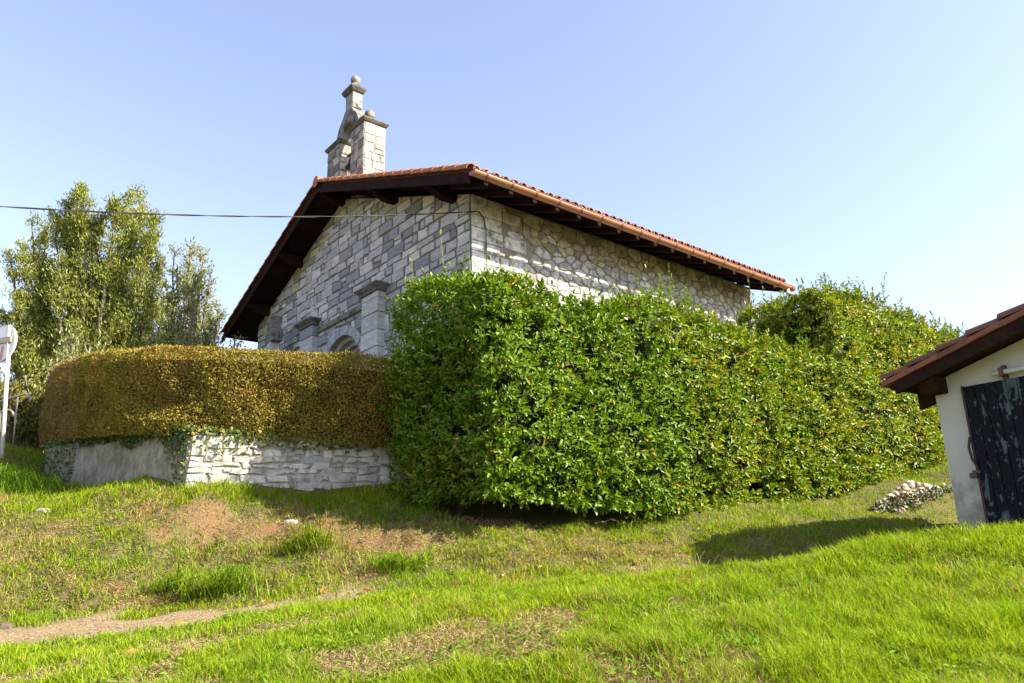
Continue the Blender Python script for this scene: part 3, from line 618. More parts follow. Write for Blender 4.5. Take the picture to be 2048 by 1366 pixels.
# ------------------------------------------------------------------ laurel hedges
K0 = np.array([-.22, 9.0, 0]); HD = nrm(np.array([.827, .562, 0])); HW = nrm(np.array([-.64, .77, 0]))   # along, across
HN = np.array([HD[1], -HD[0], 0])            # outward of the sunny face
def hedge_laurel(name, label, t0, t1, width, zb, zt, yel, shoots_top, parent_base, dens=185, lift=.6):
    root = thing(name, label, 'hedge', parent_base)
    faces = []
    def bulge(u, v): return (fbm(u * 1.4 + 7, v * 1.4, 4) - .5) * .36
    P, Dd = [], []
    def sample(n, kind):
        u = rng.random(n); v = rng.random(n)
        if kind == 'front':
            t = t0 + u * (t1 - t0); z = zb(t) + v * (zt(t) - zb(t)); bl = bulge(t, z) - .55 * np.clip(.22 - v, 0, 1) ** 1.0 - .35 * sstep(.88, 1.0, v)
            p = K0 + HD * t[:, None] + HN * bl[:, None]; p[:, 2] = z; nn = np.tile(HN, (n, 1))
        elif kind == 'left':
            w = u * width; z = zb(t0) + v * (zt(t0) + lift * u - zb(t0)); bl = bulge(w + 40, z + 3) - .5 * np.clip(.22 - v, 0, 1) - .3 * sstep(.88, 1.0, v)
            p = K0 + HD * t0 + HW * w[:, None] - HD * bl[:, None]; p[:, 2] = z; nn = np.tile(-HD, (n, 1))
        elif kind == 'right':
            w = u * width; z = zb(t1) + v * (zt(t1) - zb(t1)); p = K0 + HD * t1 + HW * w[:, None] + HD * bulge(w + 80, z)[:, None]; p[:, 2] = z; nn = np.tile(HD, (n, 1))
        elif kind == 'back':
            t = t0 + u * (t1 - t0); z = zb(t) + v * (zt(t) - zb(t)); p = K0 + HD * t[:, None] + HW * (width + bulge(t + 20, z)[:, None]); p[:, 2] = z; nn = np.tile(-HN, (n, 1))
        elif kind == 'bottom':
            t = t0 + u * (t1 - t0); w = v * .6; p = K0 + HD * t[:, None] + HW * w[:, None]; p[:, 2] = zb(t) + .05; nn = np.tile(HN * .6 - DZ * .5, (n, 1))
        else:
            t = t0 + u * (t1 - t0); w = v * width; p = K0 + HD * t[:, None] + HW * w[:, None]; p[:, 2] = zt(t) - .05 + bulge(t + 9, w + 60) * .35 + lift * v * (1 - sstep(.3, 2.0, t - t0)); nn = np.tile(DZ, (n, 1))
        # round the near corner a little
        return p, nn
    H = float(zt(np.array([t0]))[0] - zb(np.array([t0]))[0]); Ln = t1 - t0
    plan = [('front', Ln * H * dens), ('left', width * H * dens), ('top', Ln * width * dens * .6), ('back', Ln * H * 25), ('right', width * H * 40), ('bottom', Ln * .6 * 60)]
    for kind, n in plan:
        p, nn = sample(int(n), kind); depth = rng.random(len(p)) ** 2 * .22
        P.append(p - nn * depth[:, None]); Dd.append(nn * .8 + DZ * (.28 if kind != 'bottom' else -.1) + rng.normal(size=p.shape) * .38)
    P = np.concatenate(P); Dd = np.concatenate(Dd)
    def colf(pos, f):
        n = len(pos); t = (pos - K0) @ HD; y = np.clip(yel(t) + (fbm(t * 2.1 + 3, pos[:, 2] * 2.1, 3) - .5) * .9, 0, 1)
        r = rng.random((n, 1)); g = np.array([[.105, .180, .004]]) * (.65 + .8 * r); yg = np.array([[.245, .245, .010]]) * (.6 + .8 * r)
        c = np.where(rng.random((n, 1)) < y[:, None], yg, g)
        young = (rng.random((n, 1)) < (.10 + .25 * (f > .7))); c = np.where(young, np.array([[.15, .23, .02]]) * (.8 + .4 * r), c)
        sick = rng.random((n, 1)) < .012 + .035 * y[:, None]; c = np.where(sick, np.array([[.33, .16, .02]]) * (.6 + .7 * r), c); return c
    V1, Q1, C1 = shoots(P, Dd, 8, .17, .108, .050, colf)
    # long upright shoots on the top
    n = shoots_top; u = rng.random(n); w = rng.random(n) ** 1.4; t = t0 + u * Ln
    p = K0 + HD * t[:, None] + HW * (w * width)[:, None]; p[:, 2] = zt(t) - .05 + lift * w * (1 - sstep(.3, 2.0, t - t0))
    Ls = np.where((t > t_of(1420)) & (t < T2), .5, 1.) * rng.uniform(.14, .5, n) * (.45 + 1.2 * vnoise(t * 1.3, w * 2) ** 1.5); d = DZ + rng.normal(size=(n, 3)) * .2
    V2, Q2, C2 = shoots(p + d * (Ls * .3)[:, None], d, 10, Ls * 1.1, .10, .042, lambda pos, f: np.array([[.14, .22, .02]]) * rng.uniform(.6, 1.25, (len(pos), 1)), spread=.75)
    V3, Q3, C3 = leaf_mesh(np.concatenate([p, p]), np.concatenate([d, d]), np.concatenate([np.tile(HN, (n, 1)), np.tile(HD, (n, 1))]), np.concatenate([Ls, Ls]) * 1.25, np.full(2 * n, .009), np.tile([[.16, .19, .05]], (2 * n, 1)), 0, 0)
    bulk('foliage', np.concatenate([V1, V2, V3]), np.concatenate([Q1, Q2 + len(V1), Q3 + len(V1) + len(V2)]), np.concatenate([C1, C2, C3]), M['laurel'], root, smooth=False)
    # solid dark core added inside so the leaves are not seen through
    m = MB(); nseg = 12; e = .30
    V = []
    for q in range(nseg + 1):
        t = t0 + e + (Ln - 2 * e) * q / nseg; ta = np.array([t]); zb_ = float(zb(ta)[0]) + .35; zt_ = float(zt(ta)[0]) - e
        for w, z in ((e, zb_), (width - e, zb_), (width - e, zt_), (e, zt_)): pp = K0 + HD * t + HW * w; pp[2] = z; V.append(pp)
    Fs = [(4 * q + k, 4 * q + (k + 1) % 4, 4 * (q + 1) + (k + 1) % 4, 4 * (q + 1) + k) for q in range(nseg) for k in range(4)] + [(0, 1, 2, 3), (4 * nseg + 3, 4 * nseg + 2, 4 * nseg + 1, 4 * nseg)]
    m.add(V, Fs, (.022, .03, .008)); obj('dark_core', m, M['core'], root)
    for t in np.arange(t0 + .6, t1, .8):
        q = K0 + HD * t + HW * (1.6 + random.uniform(-.2, .2)); q[2] = float(gz(q[0], q[1])) - .05; q2 = q.copy(); q2[2] = float(zb(np.array([t]))[0]) + .6; q2 += HN * random.uniform(-.1, .2)
        tr = MB(); tr.tube([q, (q + q2) / 2 + HD * .05, q2], .05, 7, (.07, .05, .035), radii=[.06, .05, .04])
        obj('stem', tr, M['bark'], root)
    return root
def t_of(px, w=0):                          # where the sunny face crosses an image column
    d = ray(px, 700); o = K0 + HW * w; return (d[0] * o[1] - d[1] * o[0]) / (d[1] * HD[0] - d[0] * HD[1])
def z_of(px, py, w=.25):
    t = t_of(px, w); return at(px, py, (K0 + HW * w + HD * t)[1])[2]
_n = [(985, 556), (1040, 574), (1110, 604), (1200, 620), (1255, 600), (1300, 592), (1345, 606), (1400, 634), (1480, 668), (1560, 694), (1660, 715)]
_nt = [t_of(p[0], .25) for p in _n]; _nz = [z_of(*p) for p in _n]
_m = [(1600, 578), (1680, 580), (1750, 602), (1820, 632), (1905, 668), (2000, 710)]
_mt = [t_of(p[0], .25) for p in _m]; _mz = [z_of(*p) for p in _m]
zb1 = lambda t: .64 - .07 * np.clip(t, 0, 2.6) + .04 * np.clip(t - 2.6, 0, 9) + .055 * np.clip(t - 4, 0, 99)
zt1 = lambda t: np.interp(t, _nt, _nz)
T2 = t_of(1655, .1)
yel1 = lambda t: sstep(1.6, 5.0, t) * .42
hedge_laurel('laurel_hedge', 'big glossy green laurel hedge in front of the chapel side wall', 0, T2, 2.5, zb1, zt1, yel1, 210, K0 + np.array([0, 0, .4]))
zb2 = lambda t: .70 - .07 * np.clip(t, 0, 2.6) + .04 * np.clip(t - 2.6, 0, 9) + .055 * np.clip(t - 4, 0, 99)
zt2 = lambda t: np.interp(t, _mt, _mz)
hedge_laurel('laurel_hedge', 'taller yellowish laurel hedge behind the white shed', T2, 13.5, 2.0, zb2, zt2, lambda t: 0 * t + .52, 130, K0 + HD * T2 + np.array([0, 0, .6]), dens=150, lift=.05)

# ------------------------------------------------------------------ retaining wall, box hedge, ivy
WA = np.array([-.6, 11.7]); WB = np.array([-4.62, 10.5]); WC = np.array([-8.5, 13.4])
ztopA, ztopB, ztopC = 1.58, 1.76, 2.06
rw = thing('retaining_wall', 'low white stone retaining wall below the clipped brown hedge', 'wall', (WB[0], WB[1], .9))
def wallfn(P0, P1, z0, z1, lean=.06):
    d = np.append(P1 - P0, 0); L = np.linalg.norm(d); d = d / L; n = np.array([d[1], -d[0], 0]); n = n if n @ np.array([0, -1, 0]) > 0 else -n
    return L, (lambda u, v, h: np.append(P0, 0) + d * u + n * (h - lean * v) + DZ * (v + .0)), d, n
L1, f1, dd1, nn1 = wallfn(WB, WA, 0, 0)
m = MB(); wcol = lambda u, v: np.array([.54, .49, .40]) * random.uniform(.72, 1.1) if random.random() < .92 else np.array([.36, .36, .35]) * random.uniform(.8, 1.2)
slope1 = (ztopA - ztopB) / L1
coursed(m, 0, L1, .35, 1.75, f1, wcol, (.06, .20), (.10, .46), [((-slope1, 1), ztopB)], None, .008, .020, .026)
rws = obj('stonework', m, M['rubble'], rw)
m = MB(); m.add([f1(0, .2, -.005), f1(L1, .2, -.005), f1(L1, ztopA, -.005), f1(0, ztopB, -.005), f1(0, .2, -.5), f1(L1, .2, -.5), f1(L1, ztopA, -.5), f1(0, ztopB, -.5)], [(0, 1, 2, 3), (3, 2, 6, 7), (0, 3, 7, 4), (1, 5, 6, 2)], (.31, .28, .22)); obj('mortar', m, M['mortar'], rws)
L2, f2, dd2, nn2 = wallfn(WC, WB, 0, 0)
m = MB(); nu, nv = 60, 14; G = []
for j in range(nv + 1):
    for i in range(nu + 1):
        u = L2 * i / nu; zt_ = ztopC + (ztopB - ztopC) * i / nu; v = .2 + (zt_ - .2) * j / nv; G.append(f2(u, v, (float(fbm(u * 2, v * 2)) - .5) * .10 + .02))
m.add(G, [(j * (nu + 1) + i, j * (nu + 1) + i + 1, (j + 1) * (nu + 1) + i + 1, (j + 1) * (nu + 1) + i) for j in range(nv) for i in range(nu)], (.44, .385, .28))
m.add([f2(0, ztopC, .02), f2(L2, ztopB, .02), f2(L2, ztopB, -.5), f2(0, ztopC, -.5), f2(0, .2, .02), f2(0, .2, -.5)], [(0, 1, 2, 3), (4, 0, 3, 5)], (.36, .325, .25))
obj('concrete_facing', m, M['render'], rw, smooth=True, label='rough grey concrete section at the left end')

# clipped box hedge standing on the wall
spine = np.array([(-.9, 11.75), (-2.6, 11.4), (-4.4, 11.15), (-5.75, 11.55), (-7.1, 12.85), (-8.6, 14.5), (-10.1, 16.8)]); HWD = .5
def sp(u): 
    s = np.linspace(0, 1, len(spine)); return np.stack([np.interp(u, s, spine[:, 0]), np.interp(u, s, spine[:, 1])], -1)
seg = np.concatenate([[0], np.cumsum(np.linalg.norm(np.diff(spine, axis=0), axis=1))]); SL_ = seg[-1]
us = np.linspace(0, SL_, 400); cx_ = np.interp(us, seg, spine[:, 0]); cy_ = np.interp(us, seg, spine[:, 1])
ker = np.ones(41) / 41; pad = lambda a: np.concatenate([np.linspace(a[0] - (a[20] - a[0]), a[0], 20, endpoint=False), a, a[-1] + (a[-1] - a[-21]) * np.linspace(.05, 1, 20)])
cx_ = np.convolve(pad(cx_), ker, 'valid'); cy_ = np.convolve(pad(cy_), ker, 'valid')
tx = np.gradient(cx_); ty = np.gradient(cy_); tl = np.hypot(tx, ty); nxo, nyo = ty / tl, -tx / tl
if nyo[50] > 0: nxo, nyo = -nxo, -nyo
bh = thing('box_hedge', 'clipped olive brown box hedge on top of the stone wall', 'hedge', (-4.6, 11.2, 1.5))
hz0 = lambda u: np.interp(u, [0, 3.8, 5, 7, SL_], [1.45, 1.70, 1.84, 2.02, 2.45]); hz1 = lambda u: np.interp(u, [0, 1.7, 4.2, 6.5, SL_], [2.74, 2.92, 3.10, 3.42, 4.15])
def bh_sample(n, kind):
    u = rng.random(n) * SL_; v = rng.random(n); X = np.interp(u, us, cx_); Y = np.interp(u, us, cy_); NX = np.interp(u, us, nxo); NY = np.interp(u, us, nyo)
    lump = (fbm(u * 1.8, v * 2.5 + (5 if kind == 'back' else 0), 4) - .5) * .30
    if kind in ('front', 'back'):
        s = 1 if kind == 'front' else -1; off = HWD + lump - .05 * sstep(.88, 1, v) - .05 * sstep(.2, 0, v); z = hz0(u) + v * (hz1(u) - hz0(u))
        return np.stack([X + s * NX * off, Y + s * NY * off, z], 1), np.stack([s * NX, s * NY, 0 * X], 1), u, v
    w = (v * 2 - 1) * HWD * .98; return np.stack([X + NX * w, Y + NY * w, hz1(u) + lump * .8 - .03 * np.abs(v * 2 - 1) ** 3], 1), np.tile(DZ, (n, 1)), u, 1 + 0 * v
VV, QQ, CCc = [], [], []; nv0 = 0
for kind, n in (('front', 105000), ('top', 40000), ('back', 10000)):
    p, nn, u, v = bh_sample(n, kind); p = p - nn * (rng.random((n, 1)) ** 2 * .09); d = nn * .7 + DZ * .7 + rng.normal(size=(n, 3)) * .7
    n1 = fbm(u * 1.5 + 50, v * 2 + 9, 4); dead = sstep(6.4, 7.4, u + (n1 - .5) * 1.6)
    rust = np.clip(sstep(.48, .64, n1) * .42 + dead * .55 + sstep(3.2, 1.2, u) * .15, 0, 1)[:, None]; r = rng.random((n, 1))
    c = np.where(rng.random((n, 1)) < rust, np.array([[.28, .17, .048]]) * (.5 + .9 * r), np.array([[.225, .185, .028]]) * (.55 + .9 * r))
    c = np.where(rng.random((n, 1)) < .10, np.array([[.33, .25, .06]]) * (.8 + .4 * r), c)
    dd = dead[:, None]; c = c * (1 - .5 * dd) + .5 * dd * np.array([[.27, .19, .08]]) * (.6 + .7 * r)
    V, Q, Cx = leaf_mesh(p, d, rng.normal(size=(n, 3)) + nn * .6, rng.uniform(.02, .044, n), rng.uniform(.012, .02, n), c, .1, .05)
    VV.append(V); QQ.append(Q + nv0); CCc.append(Cx); nv0 += len(V)
n = 700; p, nn, u, v = bh_sample(n, 'top'); p = p - DZ * .03; Ls = rng.uniform(.04, .13, n) * (.4 + 1.1 * vnoise(u * 2.2, u * 0 + 3))
V, Q, Cx = shoots(p, DZ + rng.normal(size=(n, 3)) * .3, 9, Ls, .036, .016, lambda pos, f: np.array([[.26, .20, .03]]) * rng.uniform(.6, 1.3, (len(pos), 1)), spread=.8)
VV.append(V); QQ.append(Q + nv0); CCc.append(Cx); nv0 += len(V)
bulk('foliage', np.concatenate(VV), np.concatenate(QQ), np.concatenate(CCc), M['box'], bh, smooth=False)
m = MB(); V = []; ks = range(6, 396, 6)
for i in ks:
    for s, zf in ((1, 0), (1, 1), (-1, 1), (-1, 0)):
        z = hz0(us[i]) + .12 if zf == 0 else hz1(us[i]) - .17; V.append((cx_[i] + s * nxo[i] * (HWD - .17), cy_[i] + s * nyo[i] * (HWD - .17), z))
k = len(list(ks)); m.add(V, [(4 * q + j, 4 * q + (j + 1) % 4, 4 * (q + 1) + (j + 1) % 4, 4 * (q + 1) + j) for q in range(k - 1) for j in range(4)] + [(0, 1, 2, 3), (4 * k - 1, 4 * k - 2, 4 * k - 3, 4 * k - 4)], (.045, .030, .010)); obj('dark_core', m, M['core'], bh)  # dark solid core added behind the box leaves to close the gaps

# ivy spilling over the wall top
P, Nn_ = [], []
for Lw, fn, nn, zf, n in ((L1, f1, nn1, lambda u: ztopB + slope1 * u, 1000), (L2, f2, nn2, lambda u: ztopC + (ztopB - ztopC) * u / L2, 2900)):
    u = rng.random(n) * Lw; q = rng.random(n) ** 2.2; hang = np.clip(fbm(u * 1.6 + 3, u * 0 + 2) - .28, .04, 1) * 1.0
    if fn is f2: hang = np.where(u < 1.25, 1.5, hang * (.5 + 1.5 * sstep(L2 * .72, L2, u) )); q = np.where(u < 1.25, rng.random(n), q)
    for a, b in zip(u, zf(u) + .05 - q * hang): P.append(fn(a, b, .03 + random.uniform(0, .05))); Nn_.append(nn)
u = rng.random(1400); pp = np.stack([np.interp(u, [0, 1], [WC[0], WB[0]]), np.interp(u, [0, 1], [WC[1], WB[1]]) + rng.random(1400) * .35, np.interp(u, [0, 1], [ztopC, ztopB]) + rng.random(1400) * .08], 1)
P = np.concatenate([np.array(P), pp]); Nn_ = np.concatenate([np.array(Nn_), np.tile(DZ, (1400, 1))]); n = len(P)
V, Q, Cx = leaf_mesh(P, rng.normal(size=(n, 3)) * .7 - DZ * .5, Nn_ + rng.normal(size=(n, 3)) * .4 + DZ * .5, rng.uniform(.03, .065, n), rng.uniform(.03, .055, n), np.where(rng.random((n, 1)) < .15, np.array([[.2, .17, .03]]), np.array([[.075, .12, .02]]) * rng.uniform(.6, 1.4, (n, 1))), .05, .1)
bulk('ivy', V, Q, Cx, M['ivy'], None, False, 'trailing green ivy spilling over the retaining wall top', 'ivy', base=(WB[0], WB[1], 1.6))

# ------------------------------------------------------------------ shed
SCN = at(1866, 765, 9.0).copy(); SZB = -.50
SE = np.array([.545, -.8384, 0]); SNF = np.array([-.8384, -.545, 0]); SBK = -SNF        # along the front wall, outward, into the building
def SH(e, o, z): return np.array([SCN[0], SCN[1], 0]) + SE * e + SNF * o + DZ * z
pv = SH(0, .45, 0)
pA = on_plane(1757, 752, pv, SNF); pB = on_plane(2046, 600, pv, SNF)
eA = (pA - pv) @ SE; eB = (pB - pv) @ SE; ssl = (pB[2] - pA[2]) / (eB - eA)
sroof = lambda e: pA[2] + ssl * (e - eA)     # top of verge tiles
SHED_W = 1.72; SRID = SHED_W + .12; SLEN = 4.0
srz = sroof
shed = thing('shed', 'white rendered shed with dark flaking door and clay tile roof', 'shed', SH(SRID, -2, SZB))
DE0 = (on_plane(1930, 775, SH(0, 0, 0), SNF) - SH(0, 0, 0)) @ SE; DZ1 = on_plane(1930, 775, SH(0, 0, 0), SNF)[2]
swl = lambda e: srz(e) - .24
m = MB(); wv = (.55, .52, .44)
for e0, e1 in ((0, DE0 + .02), (DE0 + .02, SHED_W)):
    m.add([SH(e0, 0, SZB - .4), SH(e1, 0, SZB - .4), SH(e1, 0, swl(e1)), SH(e0, 0, swl(e0))], [(0, 1, 2, 3)], wv)
m.add([SH(0, 0, SZB - .4), SH(0, -SLEN, SZB - .4), SH(0, -SLEN, swl(0)), SH(0, 0, swl(0))], [(0, 1, 2, 3)], wv)
m.add([SH(SHED_W, 0, SZB - .4), SH(SHED_W, -SLEN, SZB - .4), SH(SHED_W, -SLEN, swl(SHED_W)), SH(SHED_W, 0, swl(SHED_W))], [(0, 1, 2, 3)], wv)
m.add([SH(0, -SLEN, SZB - .4), SH(SHED_W, -SLEN, SZB - .4), SH(SHED_W, -SLEN, swl(SHED_W)), SH(0, -SLEN, swl(0))], [(0, 1, 2, 3)], wv)
obj('wall', m, M['white'], shed)
dr = MB(); e = DE0
while e < DE0 + 1.0:
    dr.box(SH(0, 0, 0), SE, SNF, DZ, (e + .002, .012, SZB - .08), (e + .112, .05 + random.uniform(-.003, .003), DZ1)); e += .115
dro = obj('door', dr, M['door'], shed, bevel=.006, label='near black plank door with flaking pale patches')
m = MB(); m.box(SH(0, 0, 0), SE, SNF, DZ, (DE0 - .025, .0, SZB - .02), (DE0 - .001, .058, DZ1 + .012), (.045, .016, .014)); obj('edge_strip', m, M['paint'], dro)
hz = on_plane(1955, 948, SH(0, 0, 0), SNF); he = (hz - SH(0, 0, 0)) @ SE
m = MB(); m.tube([SH(DE0 - .02, .07, hz[2] + .42), SH(DE0 - .045, .085, hz[2] + .30), SH(DE0 - .03, .085, hz[2] + .16), SH(DE0 + .01, .07, hz[2] + .05)], .013, 6, (.05, .025, .018)); obj('handle', m, M['metal'], dro)
m = MB(); m.box(SH(0, 0, 0), SE, SNF, DZ, (he - .05, .06, hz[2] - .05), (he + .03, .085, hz[2] + .01), (.06, .04, .03)); m.box(SH(0, 0, 0), SE, SNF, DZ, (he - .03, .0, hz[2] - .0), (he + .06, .06, hz[2] + .04), (.11, .05, .035)); obj('padlock', m, M['metal'], dro, bevel=.006)
rl = on_plane(1984, 749, SH(0, .07, 0), SNF); re = (rl - SH(0, .07, 0)) @ SE
m = MB(); m.tube([SH(re, .09, rl[2]), SH(re + .02, .09, rl[2]), SH(re + 1.0, .09, rl[2])], .03, 10, (.50, .50, .43), radii=[.018, .03, .03]); rail = obj('sliding_rail', m, M['paint'], shed, smooth=True)
rb = on_plane(2003, 742, SH(0, .1, 0), SNF); rbe = (rb - SH(0, .1, 0)) @ SE
m = MB(); m.box(SH(0, 0, 0), SE, SNF, DZ, (rbe - .022, .002, rl[2] - .075), (rbe + .022, .055, rl[2] + .085), (.11, .04, .03)); m.box(SH(0, 0, 0), SE, SNF, DZ, (rbe - .024, .05, rl[2] - .05), (rbe + .024, .13, rl[2] + .05), (.11, .04, .03)); obj('rail_bracket', m, M['metal'], rail, bevel=.006)
# shed roof
E0 = eA; m = MB(); step = .36; nse = int(math.ceil((SRID - E0) / step))
for sign in (1,):
    for i in range(int((SLEN + .9) / .21)):
        o0 = .45 - .10 - i * .21
        for j in range(nse):
            e0 = E0 + j * step; e1 = min(e0 + step + .05, SRID + .02); c = np.array([.19, .075, .045]) * random.uniform(.5, 1.25)
            V = []
            for ee, lift, sc in ((e0, .035, 1.), (e1, 0, .86)):
                X = ee if sign > 0 else 2 * SRID - ee
                for s_ in (1., .8):
                    for q in range(7):
                        th = math.pi * q / 6; th = th if s_ == 1. else math.pi - th
                        V.append(SH(X, o0 - math.cos(th) * .085 * sc * s_, sroof(ee) - .09 + lift + math.sin(th) * .085 * sc * s_))
            m.add(V, [(k, (k + 1) % 14, 14 + (k + 1) % 14, 14 + k) for k in range(14)] + [tuple(range(14))[::-1]], c)
    for j in range(nse):
        e0 = E0 + .02 + j * step; e1 = min(e0 + step, SRID); X0, X1 = (e0, e1) if sign > 0 else (2 * SRID - e0, 2 * SRID - e1)
        m.add([SH(X0, .44, sroof(e0) - .078), SH(X0, -SLEN - .4, sroof(e0) - .078), SH(X1, -SLEN - .4, sroof(e1) - .09), SH(X1, .44, sroof(e1) - .09)], [(0, 1, 2, 3)], (.17, .065, .035))
        P = []                               # flat verge tile edge, one per course
        for z in (-.155 + random.uniform(-.006, .006), -.092):
            P += [SH(X0, .455, sroof(e0) + z), SH(X1, .455, sroof(e1) + z), SH(X1, .25, sroof(e1) + z), SH(X0, .25, sroof(e0) + z)]
        m.hexa(P, np.array([.24, .09, .05]) * random.uniform(.6, 1.2))
sro = obj('roof', m, M['tile'], shed, label='weathered dark red clay tile roof')
for sign in (1,):
    m = MB(); X = lambda e: e if sign > 0 else 2 * SRID - e; P = []
    for z in (-.30, -.162): P += [SH(X(E0 + .16), .42, sroof(E0 + .16) + z), SH(X(SRID), .42, sroof(SRID) + z), SH(X(SRID), .375, sroof(SRID) + z), SH(X(E0 + .16), .375, sroof(E0 + .16) + z)]
    m.hexa(P, (.030, .015, .010)); obj('barge_board', m, M['wood'], sro, bevel=.006)
    m = MB(); P = []
    for z in (-.21, -.165): P += [SH(X(E0 + .08), .372, sroof(E0 + .08) + z), SH(X(SRID), .372, sroof(SRID) + z), SH(X(SRID), -SLEN - .3, sroof(SRID) + z), SH(X(E0 + .08), -SLEN - .3, sroof(E0 + .08) + z)]
    m.hexa(P, (.045, .024, .015)); obj('soffit_boards', m, M['wood'], sro)
    for k in range(7):
        o = -.1 - k * .62; m = MB(); P = []
        for z in (-.44, -.212): P += [SH(X(E0 + .14), o, sroof(E0 + .14) + z), SH(X(.0), o, sroof(0) + z), SH(X(.0), o - .09, sroof(0) + z), SH(X(E0 + .14), o - .09, sroof(E0 + .14) + z)]
        m.hexa(P, (.045, .024, .015)); obj('rafter', m, M['wood'], sro)
for ep in (.06, SHED_W - .06):
    m = MB(); zt_ = srz(ep) - .215; prof = [(-.3, zt_), (.37, zt_), (.37, zt_ - .07), (.24, zt_ - .20), (-.3, zt_ - .20)]; k = 5
    V = [SH(ep - .10, o, z) for o, z in prof] + [SH(ep + .10, o, z) for o, z in prof]
    m.add(V, [tuple(range(k)), tuple(range(k, 2 * k))[::-1]] + [(i, k + i, k + (i + 1) % k, (i + 1) % k) for i in range(k)], (.04, .02, .013)); obj('purlin', m, M['wood'], sro, bevel=.008)

# stone steps beside the shed and the ruined low wall
s0 = at(1893, 1062, 10.3); st = thing('stone_steps', 'small dark stone steps against the far corner of the shed', 'steps', (s0[0], s0[1], float(gz(s0[0], s0[1]))))
for k in range(3):
    m = MB(); z0 = float(gz(s0[0], s0[1])) - .15; m.box(np.array([s0[0], s0[1], 0]), np.array([.8384, .545, 0]), np.array([-.545, .8384, 0]), DZ, (-.02 + k * .13, -.3, z0 + .0 + k * .17), (1.3, .5, z0 + .165 + (k + 1) * .17 - .17 + .0), (.10, .09, .07))
    obj('step', m, M['mossy'], st, bevel=.012)
RA = np.array(at(1752, 1040, 12.2)[:2]); RB = np.array(at(1935, 1040, 13.3)[:2])
L3, f3, dd3, nn3 = wallfn(RA, RB, 0, 0, .18)
lw = thing('ruined_wall', 'short crumbling stone wall under the grass beside the shed', 'wall', (RA[0], RA[1], .3))
m = MB(); rubble(m, 0, L3, .05, .98, f3, lambda u, v: np.array([.46, .37, .29]) * random.uniform(.5, 1.15), .13, 1.6, [((-.40, 1), .52), ((.15, 1), 1.18)], .020, .045); sw3 = obj('stonework', m, M['rubble'], lw)
m = MB(); m.add([f3(0, -.2, -.01), f3(L3, -.2, -.01), f3(L3, .82, -.01), f3(L3 * .5, .82, -.01), f3(0, .45, -.01), f3(0, .25, -.4), f3(L3 * .5, .6, -.4), f3(L3, .7, -.4)], [(0, 1, 2, 3, 4), (4, 3, 6, 5), (3, 2, 7, 6)], (.22, .18, .12)); obj('earth_core', m, M['mortar'], sw3)
n = 3400; u = rng.random(n) * L3; v = .05 + rng.random(n) * .95; keep = ((fbm(u * 2.2, v * 2.2) > .55) | (v > .80)) & (v < .62 + .32 * u / L3); u, v = u[keep], v[keep]; n = len(u)
P = np.array([f3(a, b, .05 + random.uniform(0, .05)) for a, b in zip(u, v)])
V, Q, Cx = leaf_mesh(P, rng.normal(size=(n, 3)) * .8 - DZ * .3, nn3 + rng.normal(size=(n, 3)) * .5 + DZ * .4, rng.uniform(.03, .06, n), rng.uniform(.025, .05, n), np.where(rng.random((n, 1)) < .3, np.array([[.15, .065, .03]]), np.array([[.06, .09, .02]])) * rng.uniform(.6, 1.4, (n, 1)), .05, .1)
bulk('ivy', V, Q, Cx, M['ivy'], None, False, 'sparse ivy and brown leaves clinging to the crumbling wall near the shed', 'ivy', base=(RA[0], RA[1], .4))

# ------------------------------------------------------------------ road sign, handrails
sb = at(4, 905, 13.0); stp = at(20.5, 652, 13.0); sgn = thing('road_sign', 'white round road sign on a grey pole seen from behind', 'sign', sb)
m = MB(); m.tube([sb - (stp - sb) * .12, stp], .034, 12, (.55, .53, .50)); obj('pole', m, M['paint'], sgn, smooth=True)
dc = at(-2, 686, 13.02); dn = nrm(np.array([.35, .94, 0])); ds_ = np.array([dn[1], -dn[0], 0]); dr_ = .34
m = MB(); n = 32; V = [dc + dn * o + ds_ * math.cos(2 * math.pi * k / n) * r + DZ * math.sin(2 * math.pi * k / n) * r for o, r in ((.0, dr_ - .012), (.0, dr_), (.03, dr_), (.03, dr_ - .012)) for k in range(n)]
dc2 = dc + dn * .05
V = [dc2 + dn * o + ds_ * math.cos(2 * math.pi * k / n) * r + DZ * math.sin(2 * math.pi * k / n) * r for o, r in ((0, dr_), (.02, dr_)) for k in range(n)]
m.add(V, [tuple(range(n)), tuple(range(n, 2 * n))[::-1]] + [(k, (k + 1) % n, n + (k + 1) % n, n + k) for k in range(n)], (.80, .80, .80)); dso = obj('disc', m, M['paint'], sgn)
m = MB()
for k in range(n):
    a0 = 2 * math.pi * k / n; a1 = 2 * math.pi * (k + 1) / n; P = []
    for o in (-.012, .03): P += [dc2 + dn * o + ds_ * math.cos(a) * r + DZ * math.sin(a) * r for a, r in ((a0, dr_ + .001), (a1, dr_ + .001), (a1, dr_ + .014), (a0, dr_ + .014))]
    m.hexa(P, (.62, .60, .58))
obj('rim', m, M['paint'], dso)
m = MB(); pc = at(20, 679, 12.97); m.box(np.array([dc[0], dc[1], pc[2]]), ds_, dn, DZ, (-.28, .0, -.05), (.28, .05, .05), (.40, .30, .18)); obj('clamp', m, M['metal'], sgn)
m = MB(); p = dc2 + ds_ * .0; m.box(np.array([dc2[0], dc2[1], dc2[2]]), ds_, dn, DZ, (.03, -.022, -.31), (.07, -.002, -.06), (.55, .25, .22)); obj('stiffener', m, M['paint'], sgn)
